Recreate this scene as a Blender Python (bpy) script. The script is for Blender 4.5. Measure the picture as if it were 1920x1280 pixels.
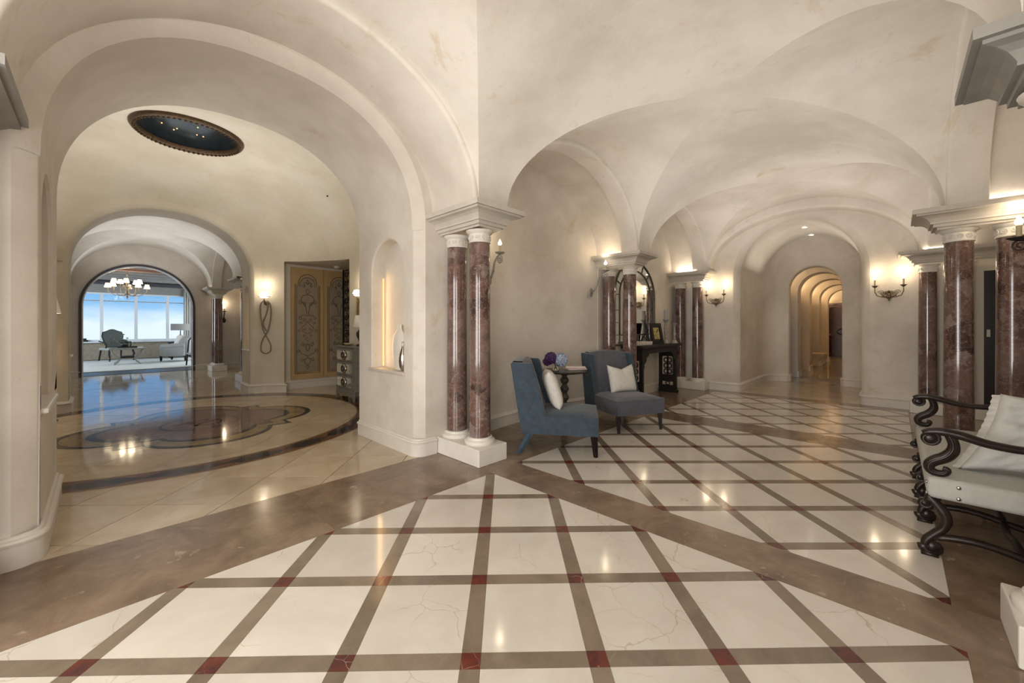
import bpy, bmesh, math, random
from math import sin, cos, pi, radians as R, sqrt, atan2
from mathutils import Vector, Matrix
random.seed(7)
S = bpy.context.scene
for o in list(bpy.data.objects): bpy.data.objects.remove(o)
COL = S.collection

# ------------------------------------------------------------------ camera, sky, light, exposure
cam = bpy.data.cameras.new('camera'); camo = bpy.data.objects.new('camera', cam); COL.objects.link(camo)
cam.sensor_width = 36; cam.lens = 743/1920*36; cam.shift_y = -28/1920; cam.clip_start = .05; cam.clip_end = 400
camo.location = (0, 0, 1.5); camo.rotation_euler = (R(90), 0, R(-46)); S.camera = camo; S.cycles.diffuse_bounces = 6
S.view_settings.view_transform = 'Standard'; S.view_settings.look = 'None'
S.view_settings.exposure = 0.12; S.view_settings.gamma = 1; S.view_settings.use_curve_mapping = False
W = bpy.data.worlds.new('world'); S.world = W; W.use_nodes = True
nt = W.node_tree; nt.nodes.clear()
out = nt.nodes.new('ShaderNodeOutputWorld'); bg = nt.nodes.new('ShaderNodeBackground')
tc = nt.nodes.new('ShaderNodeTexCoord'); sep = nt.nodes.new('ShaderNodeSeparateXYZ'); rp = nt.nodes.new('ShaderNodeValToRGB')
nz = nt.nodes.new('ShaderNodeTexNoise'); nz.inputs['Scale'].default_value = 9; nz.inputs['Detail'].default_value = 5
mp = nt.nodes.new('ShaderNodeMapping'); mp.inputs['Scale'].default_value = (1, 1, 2.5)
ad = nt.nodes.new('ShaderNodeMath'); ad.operation = 'MULTIPLY_ADD'; ad.inputs[1].default_value = .07; 
nt.links.new(tc.outputs['Generated'], mp.inputs[0]); nt.links.new(mp.outputs[0], nz.inputs['Vector'])
nt.links.new(tc.outputs['Generated'], sep.inputs[0])
sb = nt.nodes.new('ShaderNodeMath'); sb.operation = 'SUBTRACT'; sb.inputs[1].default_value = .035
nt.links.new(sep.outputs[2], sb.inputs[0])
nt.links.new(nz.outputs[0], ad.inputs[0]); nt.links.new(sb.outputs[0], ad.inputs[2])
nt.links.new(ad.outputs[0], rp.inputs[0]); nt.links.new(rp.outputs[0], bg.inputs[0])
e = rp.color_ramp.elements
e[0].position = 0; e[0].color = (.62, .73, .82, 1)
e[1].position = 1; e[1].color = (.07, .22, .55, 1)
for p, c in ((.016, (.47, .63, .78, 1)), (.038, (.23, .45, .70, 1)), (.08, (.13, .34, .64, 1))):
    q = rp.color_ramp.elements.new(p); q.color = c
bg.inputs[1].default_value = 1.25
nt.links.new(bg.outputs[0], out.inputs[0])

def area(name, loc, rot, sx, sy, power, col=(1, .93, .84)):
    l = bpy.data.lights.new(name, 'AREA'); l.shape = 'RECTANGLE'; l.size = sx; l.size_y = sy; l.energy = power; l.color = col
    o = bpy.data.objects.new(name, l); o.location = loc; o.rotation_euler = rot; COL.objects.link(o); return o
def point(name, loc, power, col=(1, .80, .55), rad=.03):
    l = bpy.data.lights.new(name, 'POINT'); l.energy = power; l.color = col; l.shadow_soft_size = rad
    o = bpy.data.objects.new(name, l); o.location = loc; COL.objects.link(o); return o
# added soft fill lights behind and beside the camera, standing in for window daylight
area('rear_fill_light', (-3.75, 1.4, 1.7), (R(90), 0, R(-90)), 3.0, 2.6, 195, (1, .98, .96))
area('near_fill_light', (-1.9, -1.15, 1.7), (R(90), 0, R(0)), 2.2, 2.4, 130, (1, .98, .95))
# added fill lights at the living room sides, out of view
area('living_side_fill', (-3.6, 21.5, 1.9), (R(90), 0, R(-90)), 6, 2.2, 260, (.86, .94, 1))
area('living_side_fill', (4.2, 21.5, 1.9), (R(90), 0, R(90)), 6, 2.2, 160, (.86, .94, 1))
# added upward fill, one soft area light under each vault, no fitting there
for x, y, sx, sy, p, c in ((1.18, 1.385, 3.0, 3.3, 11, (1, .97, .93)), (4.8, 1.385, 3.0, 3.3, 19, (1, .955, .90)), (8.3, 1.385, 2.8, 3.3, 24, (1, .93, .86)),
                        (.95, 7.85, 3.2, 3.2, 50, (1, .95, .88)), (.95, 14.4, 1.8, 4.4, 34, (.98, .96, .97)), (11.3, 1.5, 1.4, 1.7, 8, (1, .9, .78))):
    area('vault_fill_light', (x, y, 2.86), (R(180), 0, 0), sx, sy, p, c)
WARM = (1, .84, .66)

# ------------------------------------------------------------------ materials
M = {}
def newmat(n):
    m = bpy.data.materials.new(n); m.use_nodes = True; M[n] = m
    return m, m.node_tree, m.node_tree.nodes['Principled BSDF']
def simple(n, c, rough=.5, metal=0, spec=.5, noise=0, nscale=12, bump=0, bscale=60, emit=None, estr=0, coat=0, sheen=0, coord='Object', stretch=None):
    m, t, b = newmat(n)
    b.inputs['Base Color'].default_value = (*c, 1); b.inputs['Roughness'].default_value = rough
    b.inputs['Metallic'].default_value = metal; b.inputs['Specular IOR Level'].default_value = spec
    if coat: b.inputs['Coat Weight'].default_value = coat; b.inputs['Coat Roughness'].default_value = .08
    if sheen: b.inputs['Sheen Weight'].default_value = sheen; b.inputs['Sheen Roughness'].default_value = .4
    if emit: b.inputs['Emission Color'].default_value = (*emit, 1); b.inputs['Emission Strength'].default_value = estr
    if noise or bump:
        tcn = t.nodes.new('ShaderNodeTexCoord'); src = tcn.outputs[coord]
        if stretch:
            mm = t.nodes.new('ShaderNodeMapping'); mm.inputs['Scale'].default_value = stretch
            t.links.new(src, mm.inputs[0]); src = mm.outputs[0]
    if noise:
        nn = t.nodes.new('ShaderNodeTexNoise'); nn.inputs['Scale'].default_value = nscale; nn.inputs['Detail'].default_value = 6; nn.inputs['Roughness'].default_value = .65
        t.links.new(src, nn.inputs['Vector'])
        r = t.nodes.new('ShaderNodeValToRGB'); r.color_ramp.elements[0].position = .3; r.color_ramp.elements[1].position = .72
        r.color_ramp.elements[0].color = (*[x*(1-noise) for x in c], 1); r.color_ramp.elements[1].color = (*[min(1, x*(1+noise)) for x in c], 1)
        t.links.new(nn.outputs[0], r.inputs[0]); t.links.new(r.outputs[0], b.inputs['Base Color'])
    if bump:
        n2 = t.nodes.new('ShaderNodeTexNoise'); n2.inputs['Scale'].default_value = bscale; n2.inputs['Detail'].default_value = 4
        t.links.new(src, n2.inputs['Vector'])
        bp = t.nodes.new('ShaderNodeBump'); bp.inputs['Strength'].default_value = bump; bp.inputs['Distance'].default_value = .01
        t.links.new(n2.outputs[0], bp.inputs['Height']); t.links.new(bp.outputs[0], b.inputs['Normal'])
    return m
def N(t, typ, **kw):
    n = t.nodes.new(typ)
    for k, v in kw.items():
        if k in n.inputs: n.inputs[k].default_value = v
        else: setattr(n, k, v)
    return n
def ramp(t, src, stops, interp='LINEAR'):
    r = t.nodes.new('ShaderNodeValToRGB'); r.color_ramp.interpolation = interp
    el = r.color_ramp.elements
    el[0].position = stops[0][0]; el[0].color = (*stops[0][1], 1); el[1].position = stops[-1][0]; el[1].color = (*stops[-1][1], 1)
    for p, c in stops[1:-1]:
        q = el.new(p); q.color = (*c, 1)
    t.links.new(src, r.inputs[0]); return r.outputs[0]
def mix(t, fac, a, b, mode='MIX', f=None):
    m = t.nodes.new('ShaderNodeMix'); m.data_type = 'RGBA'; m.blend_type = mode
    if f is not None: m.inputs[0].default_value = f
    if fac is not None: t.links.new(fac, m.inputs[0])
    for v, i in ((a, 6), (b, 7)):
        if isinstance(v, tuple): m.inputs[i].default_value = (*v, 1)
        else: t.links.new(v, m.inputs[i])
    return m.outputs[2]
def plaster(n, c1, c2, stain, grey):
    m, t, b = newmat(n)
    g = N(t, 'ShaderNodeNewGeometry'); pos = g.outputs['Position']
    n1 = N(t, 'ShaderNodeTexNoise', Scale=.9, Detail=6, Roughness=.6); t.links.new(pos, n1.inputs['Vector'])
    base = ramp(t, n1.outputs[0], [(.38, c1), (.62, c2)])
    n2 = N(t, 'ShaderNodeTexNoise', Scale=2.3, Detail=9, Roughness=.72, Distortion=.6); t.links.new(pos, n2.inputs['Vector'])
    f2 = ramp(t, n2.outputs[0], [(.58, (0, 0, 0)), (.72, (.45, .45, .45))])
    base = mix(t, f2, base, grey)
    n3 = N(t, 'ShaderNodeTexNoise', Scale=1.5, Detail=7, Roughness=.7, Distortion=1.2)
    mp = N(t, 'ShaderNodeMapping'); mp.inputs['Location'].default_value = (3, 7, 1); t.links.new(pos, mp.inputs[0]); t.links.new(mp.outputs[0], n3.inputs['Vector'])
    f3 = ramp(t, n3.outputs[0], [(.60, (0, 0, 0)), (.74, (.7, .7, .7))])
    base = mix(t, f3, base, stain)
    # fine trowel scratches
    n4 = N(t, 'ShaderNodeTexNoise', Scale=9, Detail=10, Roughness=.8, Distortion=2.0); t.links.new(pos, n4.inputs['Vector'])
    f4 = ramp(t, n4.outputs[0], [(.59, (0, 0, 0)), (.68, (.5, .5, .5))])
    base = mix(t, f4, base, tuple(x*.72 for x in c1))
    t.links.new(base, b.inputs['Base Color']); b.inputs['Roughness'].default_value = .62; b.inputs['Specular IOR Level'].default_value = .25
    bp = N(t, 'ShaderNodeBump', Strength=.4, Distance=.012)
    n5 = N(t, 'ShaderNodeTexNoise', Scale=5, Detail=6, Roughness=.62, Distortion=.15); t.links.new(pos, n5.inputs['Vector'])
    t.links.new(n5.outputs[0], bp.inputs['Height']); t.links.new(bp.outputs[0], b.inputs['Normal'])
    return m
plaster('plaster', (.60, .555, .49), (.735, .695, .63), (.55, .43, .27), (.52, .50, .475))
plaster('plaster_yellow', (.575, .53, .435), (.67, .625, .54), (.56, .47, .30), (.54, .50, .44))
plaster('plaster_grey', (.66, .635, .60), (.74, .715, .685), (.64, .57, .46), (.55, .545, .535))
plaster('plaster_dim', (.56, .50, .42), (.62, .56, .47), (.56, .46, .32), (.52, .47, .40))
def floorstone(n, c1, c2, vein, vamt, rough, scale=1.0, vscale=3.0, spots=None, coat=.0):
    m, t, b = newmat(n)
    g = N(t, 'ShaderNodeNewGeometry'); oi = N(t, 'ShaderNodeObjectInfo')
    ad = N(t, 'ShaderNodeVectorMath', operation='ADD'); sc = N(t, 'ShaderNodeVectorMath', operation='SCALE'); sc.inputs[3].default_value = 37.0
    cx = N(t, 'ShaderNodeCombineXYZ'); t.links.new(oi.outputs['Random'], cx.inputs[0]); t.links.new(oi.outputs['Random'], cx.inputs[1])
    t.links.new(cx.outputs[0], sc.inputs[0]); t.links.new(g.outputs['Position'], ad.inputs[0]); t.links.new(sc.outputs[0], ad.inputs[1])
    pos = ad.outputs[0]
    n1 = N(t, 'ShaderNodeTexNoise', Scale=2.2*scale, Detail=8, Roughness=.65, Distortion=.5); t.links.new(pos, n1.inputs['Vector'])
    base = ramp(t, n1.outputs[0], [(.34, c1), (.66, c2)])
    # per-piece tone
    v = N(t, 'ShaderNodeMapRange'); v.inputs[3].default_value = .9; v.inputs[4].default_value = 1.06; t.links.new(oi.outputs['Random'], v.inputs[0])
    cc = N(t, 'ShaderNodeCombineXYZ'); [t.links.new(v.outputs[0], cc.inputs[i]) for i in range(3)]
    base = mix(t, None, base, cc.outputs[0], 'MULTIPLY', 1.0)
    nd = N(t, 'ShaderNodeTexNoise', Scale=2.0, Detail=5); t.links.new(pos, nd.inputs['Vector'])
    mv = mix(t, None, pos, nd.outputs['Color'], 'ADD', .45)
    vo = N(t, 'ShaderNodeTexVoronoi', feature='DISTANCE_TO_EDGE', Scale=vscale); t.links.new(mv, vo.inputs['Vector'])
    vf = ramp(t, vo.outputs['Distance'], [(0, (vamt,)*3), (.012, (0, 0, 0))])
    n6 = N(t, 'ShaderNodeTexNoise', Scale=1.7, Detail=2); t.links.new(pos, n6.inputs['Vector'])
    gate = ramp(t, n6.outputs[0], [(.5, (0, 0, 0)), (.62, (1, 1, 1))])
    vf = mix(t, None, vf, gate, 'MULTIPLY', 1.0)
    base = mix(t, vf, base, vein)
    if spots:
        n7 = N(t, 'ShaderNodeTexNoise', Scale=spots[1], Detail=7, Roughness=.75, Distortion=.6); t.links.new(pos, n7.inputs['Vector'])
        base = mix(t, ramp(t, n7.outputs[0], [(spots[2], (0, 0, 0)), (spots[2]+.06, (.75, .75, .75))]), base, spots[0])
    t.links.new(base, b.inputs['Base Color']); b.inputs['Roughness'].default_value = rough; b.inputs['Specular IOR Level'].default_value = .5
    bp = N(t, 'ShaderNodeBump', Strength=.05, Distance=.01)
    n8 = N(t, 'ShaderNodeTexNoise', Scale=3.0, Detail=2); t.links.new(g.outputs['Position'], n8.inputs['Vector'])
    t.links.new(n8.outputs[0], bp.inputs['Height']); t.links.new(bp.outputs[0], b.inputs['Normal'])
    return m
floorstone('marble_cream', (.62, .58, .515), (.71, .675, .615), (.42, .33, .24), .75, .10)
floorstone('marble_tan', (.50, .40, .28), (.62, .52, .40), (.45, .33, .22), .5, .07, vscale=2)
floorstone('stone_brown', (.16, .110, .073), (.29, .21, .147), (.34, .28, .22), .25, .17, spots=((.44, .36, .28), 6, .61), scale=1.4)
floorstone('stone_strip', (.175, .138, .10), (.27, .215, .16), (.34, .28, .22), .3, .16, spots=((.42, .38, .33), 9, .68))
floorstone('marble_red_inlay', (.17, .034, .016), (.055, .020, .024), (.55, .42, .36), .8, .12, scale=3, vscale=9, spots=((.50, .40, .34), 14, .66))
floorstone('marble_rust', (.11, .04, .026), (.20, .085, .05), (.5, .4, .34), .7, .1, scale=3, vscale=8, spots=((.42, .33, .28), 12, .62))
floorstone('marble_black', (.012, .012, .016), (.03, .03, .04), (.3, .3, .3), .1, .08)
floorstone('marble_ochre', (.25, .17, .08), (.36, .27, .15), (.2, .12, .06), .5, .08, scale=2)
floorstone('marble_purple', (.13, .07, .07), (.25, .16, .15), (.55, .50, .46), .8, .08, scale=3, vscale=6, spots=((.45, .38, .34), 6, .60))
simple('grout', (.30, .25, .19), .6)
def breccia(n, dark, midc, light, grey):
    m, t, b = newmat(n)
    tcn = N(t, 'ShaderNodeNewGeometry'); pos = tcn.outputs['Position']
    nd = N(t, 'ShaderNodeTexNoise', Scale=5, Detail=7, Roughness=.7); t.links.new(pos, nd.inputs['Vector'])
    mv = mix(t, None, pos, nd.outputs['Color'], 'ADD', .28)
    vo = N(t, 'ShaderNodeTexVoronoi', Scale=7.5); t.links.new(mv, vo.inputs['Vector'])
    c = ramp(t, vo.outputs['Color'], [(.15, dark), (.45, midc), (.65, tuple(x*.6 for x in midc)), (.9, grey)])
    ve = N(t, 'ShaderNodeTexVoronoi', feature='DISTANCE_TO_EDGE', Scale=9); t.links.new(mv, ve.inputs['Vector'])
    c = mix(t, ramp(t, ve.outputs['Distance'], [(0, (.35,)*3), (.035, (0, 0, 0))]), c, light)
    n2 = N(t, 'ShaderNodeTexNoise', Scale=26, Detail=8, Roughness=.8); t.links.new(pos, n2.inputs['Vector'])
    c = mix(t, ramp(t, n2.outputs[0], [(.56, (0, 0, 0)), (.68, (.75, .75, .75))]), c, light)
    c = mix(t, ramp(t, n2.outputs[0], [(.34, (.8, .8, .8)), (.44, (0, 0, 0))]), c, dark)
    n3 = N(t, 'ShaderNodeTexNoise', Scale=1.6, Detail=3); t.links.new(pos, n3.inputs['Vector'])
    c = mix(t, ramp(t, n3.outputs[0], [(.45, (0, 0, 0)), (.7, (.6, .6, .6))]), c, grey)
    t.links.new(c, b.inputs['Base Color']); b.inputs['Roughness'].default_value = .09; b.inputs['Coat Weight'].default_value = .3
    b.inputs['Coat Roughness'].default_value = .04
breccia('breccia', (.055, .029, .024), (.165, .090, .072), (.46, .37, .33), (.225, .165, .15))
simple('stone_cornice', (.56, .52, .46), .6, noise=.10, nscale=5, bump=.15, bscale=40)
simple('stone_white', (.72, .69, .63), .35, noise=.06, nscale=6)
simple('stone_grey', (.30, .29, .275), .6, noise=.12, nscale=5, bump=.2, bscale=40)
simple('baseboard_paint', (.68, .64, .58), .5, noise=.05, nscale=4)
simple('velvet_blue', (.030, .052, .078), .75, noise=.35, nscale=14, bump=.15, bscale=200, sheen=.25)
simple('velvet_grey', (.088, .092, .115), .75, noise=.25, nscale=16, bump=.15, bscale=200, sheen=.25)
simple('wood_dark', (.016, .010, .009), .55, spec=.2, noise=.3, nscale=20)
simple('wood_blueleg', (.055, .095, .135), .5, noise=.3, nscale=20)
simple('wood_console', (.020, .018, .017), .55, spec=.25, noise=.4, nscale=25, stretch=(1, 8, 8))
simple('wood_table', (.055, .05, .042), .35, noise=.4, nscale=18)
simple('wood_walnut', (.020, .012, .009), .33, spec=.35, noise=.35, nscale=14, coat=.12)
simple('pillow_cream', (.62, .60, .56), .8, noise=.08, nscale=22, bump=.2, bscale=90)
simple('pillow_tan', (.50, .38, .24), .8)
simple('linen', (.46, .46, .43), .85, noise=.05, nscale=30, bump=.25, bscale=260)
simple('linen_white', (.58, .585, .57), .85, noise=.06, nscale=12, bump=.9, bscale=8)
simple('iron', (.05, .045, .04), .5, metal=.6, noise=.4, nscale=30)
simple('iron_black', (.008, .008, .009), .5, metal=.3)
simple('bronze', (.26, .215, .155), .45, metal=.7, noise=.4, nscale=40)
simple('bronze_grey', (.13, .115, .095), .45, metal=.5, noise=.3, nscale=30)
simple('grey_metal', (.34, .33, .30), .5, metal=.3, noise=.2, nscale=30)
simple('bulb', (1, .9, .75), .5, emit=(1, .86, .66), estr=14)
simple('shade_glow', (.9, .85, .75), .6, emit=(1, .80, .50), estr=1.3)
simple('shade_white', (.9, .85, .75), .6, emit=(1, .86, .66), estr=3)
simple('shade_linen', (.62, .56, .48), .8, emit=(1, .85, .7), estr=.12)
simple('shade_grey', (.22, .21, .20), .8)
simple('candle', (.62, .52, .34), .5)
simple('candle_grey', (.40, .38, .40), .6)
simple('candle_violet', (.12, .09, .11), .6)
simple('led', (.9, .6, .3), .5, emit=(1, .55, .2), estr=.9)
simple('downlight', (1, .9, .8), .5, emit=(1, .9, .78), estr=14)
simple('star', (1, .8, .5), .5, emit=(1, .62, .25), estr=1.5)
simple('mirror', (.85, .86, .85), .03, metal=1)
simple('silver', (.45, .44, .42), .18, metal=1)
simple('dome_blue', (.05, .065, .08), .28, metal=.5, noise=.3, nscale=3)
simple('gilt_dark', (.09, .055, .03), .4, metal=.6, noise=.4, nscale=30, bump=.6, bscale=40)
simple('gold', (.50, .33, .12), .35, metal=.8)
simple('door_gold', (.50, .345, .165), .5, noise=.10, nscale=4)
simple('door_panel', (.33, .27, .19), .6, noise=.12, nscale=5)
simple('paint_brown', (.10, .07, .042), .7)
simple('cabinet_wood', (.20, .19, .17), .5, noise=.3, nscale=30, stretch=(1, 6, 1))
simple('paper', (.75, .70, .68), .5)
simple('paper_pink', (.62, .42, .36), .5)
simple('purple', (.085, .03, .14), .7, noise=.5, nscale=60)
simple('petal_blue', (.42, .50, .66), .7, noise=.4, nscale=60)
simple('stem_green', (.06, .09, .02), .6)
simple('mahogany', (.055, .014, .012), .25, noise=.3, nscale=10, coat=.6)
simple('rug', (.52, .55, .54), .95, noise=.06, nscale=30, bump=.5, bscale=200)
simple('carpet_floor', (.05, .05, .05), .3)
simple('beam_grey', (.20, .20, .195), .6, noise=.25, nscale=6, stretch=(1, 8, 8))
simple('beam_red', (.32, .17, .12), .6, noise=.2, nscale=6, stretch=(1, 8, 8))
simple('header_tan', (.24, .235, .22), .8, noise=.1)
simple('wainscot', (.28, .245, .185), .6, noise=.25, nscale=8)
simple('frame_white', (.62, .66, .70), .4)
simple('curtain', (.55, .54, .50), .9, noise=.08)
simple('fabric_teal', (.06, .075, .07), .7, noise=.2)
simple('fabric_grey', (.27, .29, .29), .8, noise=.08)
simple('metal_trim', (.70, .72, .76), .15, metal=.9)
simple('trim_dark', (.06, .055, .07), .3)
simple('art_yellow', (.45, .36, .12), .6, noise=.6, nscale=14)
simple('door_dark', (.012, .008, .008), .3)
simple('casing', (.60, .56, .48), .5)
simple('plate', (.55, .56, .50), .4)
simple('leaf', (.05, .07, .045), .6, noise=.5, nscale=30)
simple('tan_leather', (.42, .31, .22), .6)
simple('chrome', (.6, .6, .6), .12, metal=1)
def glassm():
    m, t, b = newmat('glass'); b.inputs['Base Color'].default_value = (1, 1, 1, 1); b.inputs['Roughness'].default_value = 0
    b.inputs['Transmission Weight'].default_value = 1; b.inputs['IOR'].default_value = 1.45
    m, t, b = newmat('pane'); t.nodes.remove(b)
    tr = N(t, 'ShaderNodeBsdfTransparent'); gl = N(t, 'ShaderNodeBsdfGlossy', Roughness=0.0); mx = N(t, 'ShaderNodeMixShader'); mx.inputs[0].default_value = .015
    t.links.new(tr.outputs[0], mx.inputs[1]); t.links.new(gl.outputs[0], mx.inputs[2]); t.links.new(mx.outputs[0], t.nodes['Material Output'].inputs[0])
glassm()

# ------------------------------------------------------------------ helpers
def link(name, me, mat, parent=None, smooth=False):
    o = bpy.data.objects.new(name, me); COL.objects.link(o)
    if mat:
        for mm in (mat if isinstance(mat, (list, tuple)) else [mat]): me.materials.append(M[mm])
    if parent: o.parent = parent
    if smooth:
        for p in me.polygons: p.use_smooth = True
    return o
def tag(o, label=None, cat=None, group=None, kind=None):
    if label: o['label'] = label
    if cat: o['category'] = cat
    if group: o['group'] = group
    if kind: o['kind'] = kind
    return o
def thing(name, label, cat, loc=(0, 0, 0), rz=0, group=None, kind=None):
    o = bpy.data.objects.new(name, None); COL.objects.link(o); o.location = loc; o.rotation_euler = (0, 0, rz)
    o.empty_display_size = .1
    return tag(o, label, cat, group, kind)
def copy_tree(o, parent=None):
    c = o.copy(); COL.objects.link(c); c.parent = parent
    for ch in [x for x in list(CH.get(o.name, []))]: copy_tree(ch, c)
    return c
CH = {}
def kids():
    CH.clear()
    for x in bpy.data.objects:
        if x.parent: CH.setdefault(x.parent.name, []).append(x)
def catmull(P, rad=None, m=4):
    P = [Vector(p) for p in P]; Q = []; Rr = []
    for i in range(len(P)-1):
        p0, p1, p2, p3 = P[max(i-1, 0)], P[i], P[i+1], P[min(i+2, len(P)-1)]
        for k in range(m):
            t_ = k/m; Q.append(.5*((2*p1)+(p2-p0)*t_+(2*p0-5*p1+4*p2-p3)*t_*t_+(3*p1-p0-3*p2+p3)*t_**3))
            if rad: Rr.append(rad[i]+(rad[i+1]-rad[i])*t_)
    Q.append(P[-1])
    if rad: Rr.append(rad[-1]); return Q, Rr
    return Q
class MB:
    def __init__(s): s.bm = bmesh.new(); s.sm = False
    def box(s, x0, x1, y0, y1, z0, z1, m=0, mat4=None):
        vs = [s.bm.verts.new(p) for p in [(x0, y0, z0), (x1, y0, z0), (x1, y1, z0), (x0, y1, z0), (x0, y0, z1), (x1, y0, z1), (x1, y1, z1), (x0, y1, z1)]]
        if mat4: [setattr(v, 'co', mat4 @ v.co) for v in vs]
        for q in [(3, 2, 1, 0), (4, 5, 6, 7), (0, 1, 5, 4), (1, 2, 6, 5), (2, 3, 7, 6), (3, 0, 4, 7)]:
            s.bm.faces.new([vs[i] for i in q]).material_index = m
        return s
    def rbox(s, x0, x1, y0, y1, z0, z1, r=.01, seg=2):
        b = bmesh.new(); t = MB(); t.bm.free(); t.bm = b; t.box(x0, x1, y0, y1, z0, z1)
        bmesh.ops.bevel(b, geom=b.edges[:], offset=r, segments=seg, profile=.5, affect='EDGES')
        me = bpy.data.meshes.new('t'); b.to_mesh(me); b.free(); s.bm.from_mesh(me); bpy.data.meshes.remove(me); return s
    def grid(s, rows, closed_u=False, closed_v=False, flip=False):
        V = [[s.bm.verts.new(p) for p in r] for r in rows]
        n = len(V); m = len(V[0])
        for i in range(n if closed_v else n-1):
            for j in range(m if closed_u else m-1):
                q = [V[i][j], V[i][(j+1) % m], V[(i+1) % n][(j+1) % m], V[(i+1) % n][j]]
                if flip: q.reverse()
                try: s.bm.faces.new(q)
                except ValueError: pass
        return s
    def lathe(s, prof, cx=0, cy=0, n=24, z0=0, mat4=None):
        rows = [[Vector((cx+r*cos(2*pi*k/n), cy+r*sin(2*pi*k/n), z0+z)) for k in range(n)] for r, z in prof]
        if mat4: rows = [[mat4 @ p for p in r] for r in rows]
        s.grid(rows, closed_u=True)
        return s
    def tube(s, pts, rad, n=8, closed=False, flat=1.0, cap=True):
        pts = [Vector(p) for p in pts]; k = len(pts)
        rad = rad if isinstance(rad, (list, tuple)) else [rad]*k
        rows = []; up = None
        for i, p in enumerate(pts):
            a = pts[i-1] if (i > 0 or closed) else p; b = pts[(i+1) % k] if (i < k-1 or closed) else p
            t = (b-a); t = t.normalized() if t.length > 1e-9 else Vector((0, 0, 1))
            if up is None:
                up = Vector((0, 0, 1)) if abs(t.z) < .9 else Vector((1, 0, 0))
            x = t.cross(up)
            if x.length < 1e-4: x = t.orthogonal()
            x.normalize(); y = x.cross(t).normalized(); up = y
            rows.append([p+x*cos(2*pi*j/n)*rad[i]*flat+y*sin(2*pi*j/n)*rad[i] for j in range(n)])
        s.grid(rows, closed_u=True, closed_v=closed)
        if cap and not closed:
            s.bm.verts.ensure_lookup_table(); tot = len(s.bm.verts)
            st = tot-k*n
            for idx in (st, tot-n):
                try: s.bm.faces.new([s.bm.verts[idx+j] for j in range(n)])
                except ValueError: pass
        return s
    def prism(s, poly, z0, z1, mat4=None, m=0):
        a = [s.bm.verts.new((x, y, z0)) for x, y in poly]; b = [s.bm.verts.new((x, y, z1)) for x, y in poly]
        if mat4: [setattr(v, 'co', mat4 @ v.co) for v in a+b]
        n = len(poly)
        s.bm.faces.new(a[::-1]).material_index = m; s.bm.faces.new(b).material_index = m
        for i in range(n): s.bm.faces.new([a[i], a[(i+1) % n], b[(i+1) % n], b[i]]).material_index = m
        return s
    def sphere(s, c, r, n=12, sc=(1, 1, 1)):
        rows = []
        for i in range(n//2+1):
            ph = -pi/2+pi*i/(n//2)
            rows.append([(c[0]+r*sc[0]*max(cos(ph), .001)*cos(2*pi*k/n), c[1]+r*sc[1]*max(cos(ph), .001)*sin(2*pi*k/n), c[2]+r*sc[2]*sin(ph)) for k in range(n)])
        return s.grid(rows, closed_u=True)
    def build(s, name, mat, parent=None, smooth=False, sharp=None, weld=True, bevel=0, xf=None):
        if weld: bmesh.ops.remove_doubles(s.bm, verts=s.bm.verts[:], dist=1e-5)
        bmesh.ops.recalc_face_normals(s.bm, faces=s.bm.faces[:])
        if xf: bmesh.ops.transform(s.bm, matrix=xf, verts=s.bm.verts[:])
        me = bpy.data.meshes.new(name); s.bm.to_mesh(me); s.bm.free()
        o = link(name, me, mat, parent, smooth)
        if smooth and sharp is not None:
            try: me.set_sharp_from_angle(angle=R(sharp))
            except Exception: pass
        if bevel:
            b = o.modifiers.new('bevel', 'BEVEL'); b.width = bevel; b.segments = 2; b.limit_method = 'ANGLE'
        return o
def struct(o): o['kind'] = 'structure'; return o
PL = {}
def P3(axis, at):
    # map (u, w, z) to space: axis 'Y' = wall lies along X at Y=at, depth w towards +Y ; 'X' = wall along Y at X=at, depth towards +X
    if axis == 'Y': return lambda u, w, z: (u, at+w, z)
    if axis == '-Y': return lambda u, w, z: (u, at-w, z)
    if axis == '-X': return lambda u, w, z: (at-w, u, z)
    return lambda u, w, z: (at+w, u, z)
def curve(cx, half, zs, rise, zb=None, n=28, nl=4, p=2.0):
    c = []
    if zb is not None:
        for i in range(nl): c.append((cx-half, zb+(zs-zb)*i/nl))
    for i in range(n+1):
        a = pi-pi*i/n; ca, sa = cos(a), sin(a)
        c.append((cx+half*(abs(ca)**(2/p))*(1 if ca >= 0 else -1), zs+rise*(max(sa, 0)**(2/p))))
    if zb is not None:
        for i in range(nl): c.append((cx+half, zs-(zs-zb)*(i+1)/nl))
    return c
def offset(c, d):
    n = len(c); o = []
    for i, (x, z) in enumerate(c):
        a = c[max(i-1, 0)]; b = c[min(i+1, n-1)]
        tx, tz = b[0]-a[0], b[1]-a[1]; l = sqrt(tx*tx+tz*tz) or 1
        o.append((x-tz/l*d, z+tx/l*d))
    o[0] = (o[0][0], c[0][1]); o[-1] = (o[-1][0], c[-1][1])
    return o
def to_rect(c, cx, zs, u0, u1, z1):
    o = []
    for (u, z) in c:
        du, dz = u-cx, z-zs
        if dz <= 1e-6: o.append((u0 if du < 0 else u1, z)); continue
        ts = [(z1-zs)/dz]
        if du < -1e-6: ts.append((u0-cx)/du)
        if du > 1e-6: ts.append((u1-cx)/du)
        t = min(ts); o.append((cx+du*t, zs+dz*t))
    for cu in (u0, u1):
        k = min(range(len(o)), key=lambda i: (o[i][0]-cu)**2+(o[i][1]-z1)**2)
        o[k] = (cu, z1)
    return o
def loft(mb, F, rings):
    mb.grid([[F(u, w, z) for (u, z) in ring] for ring, w in rings]); return mb
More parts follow.
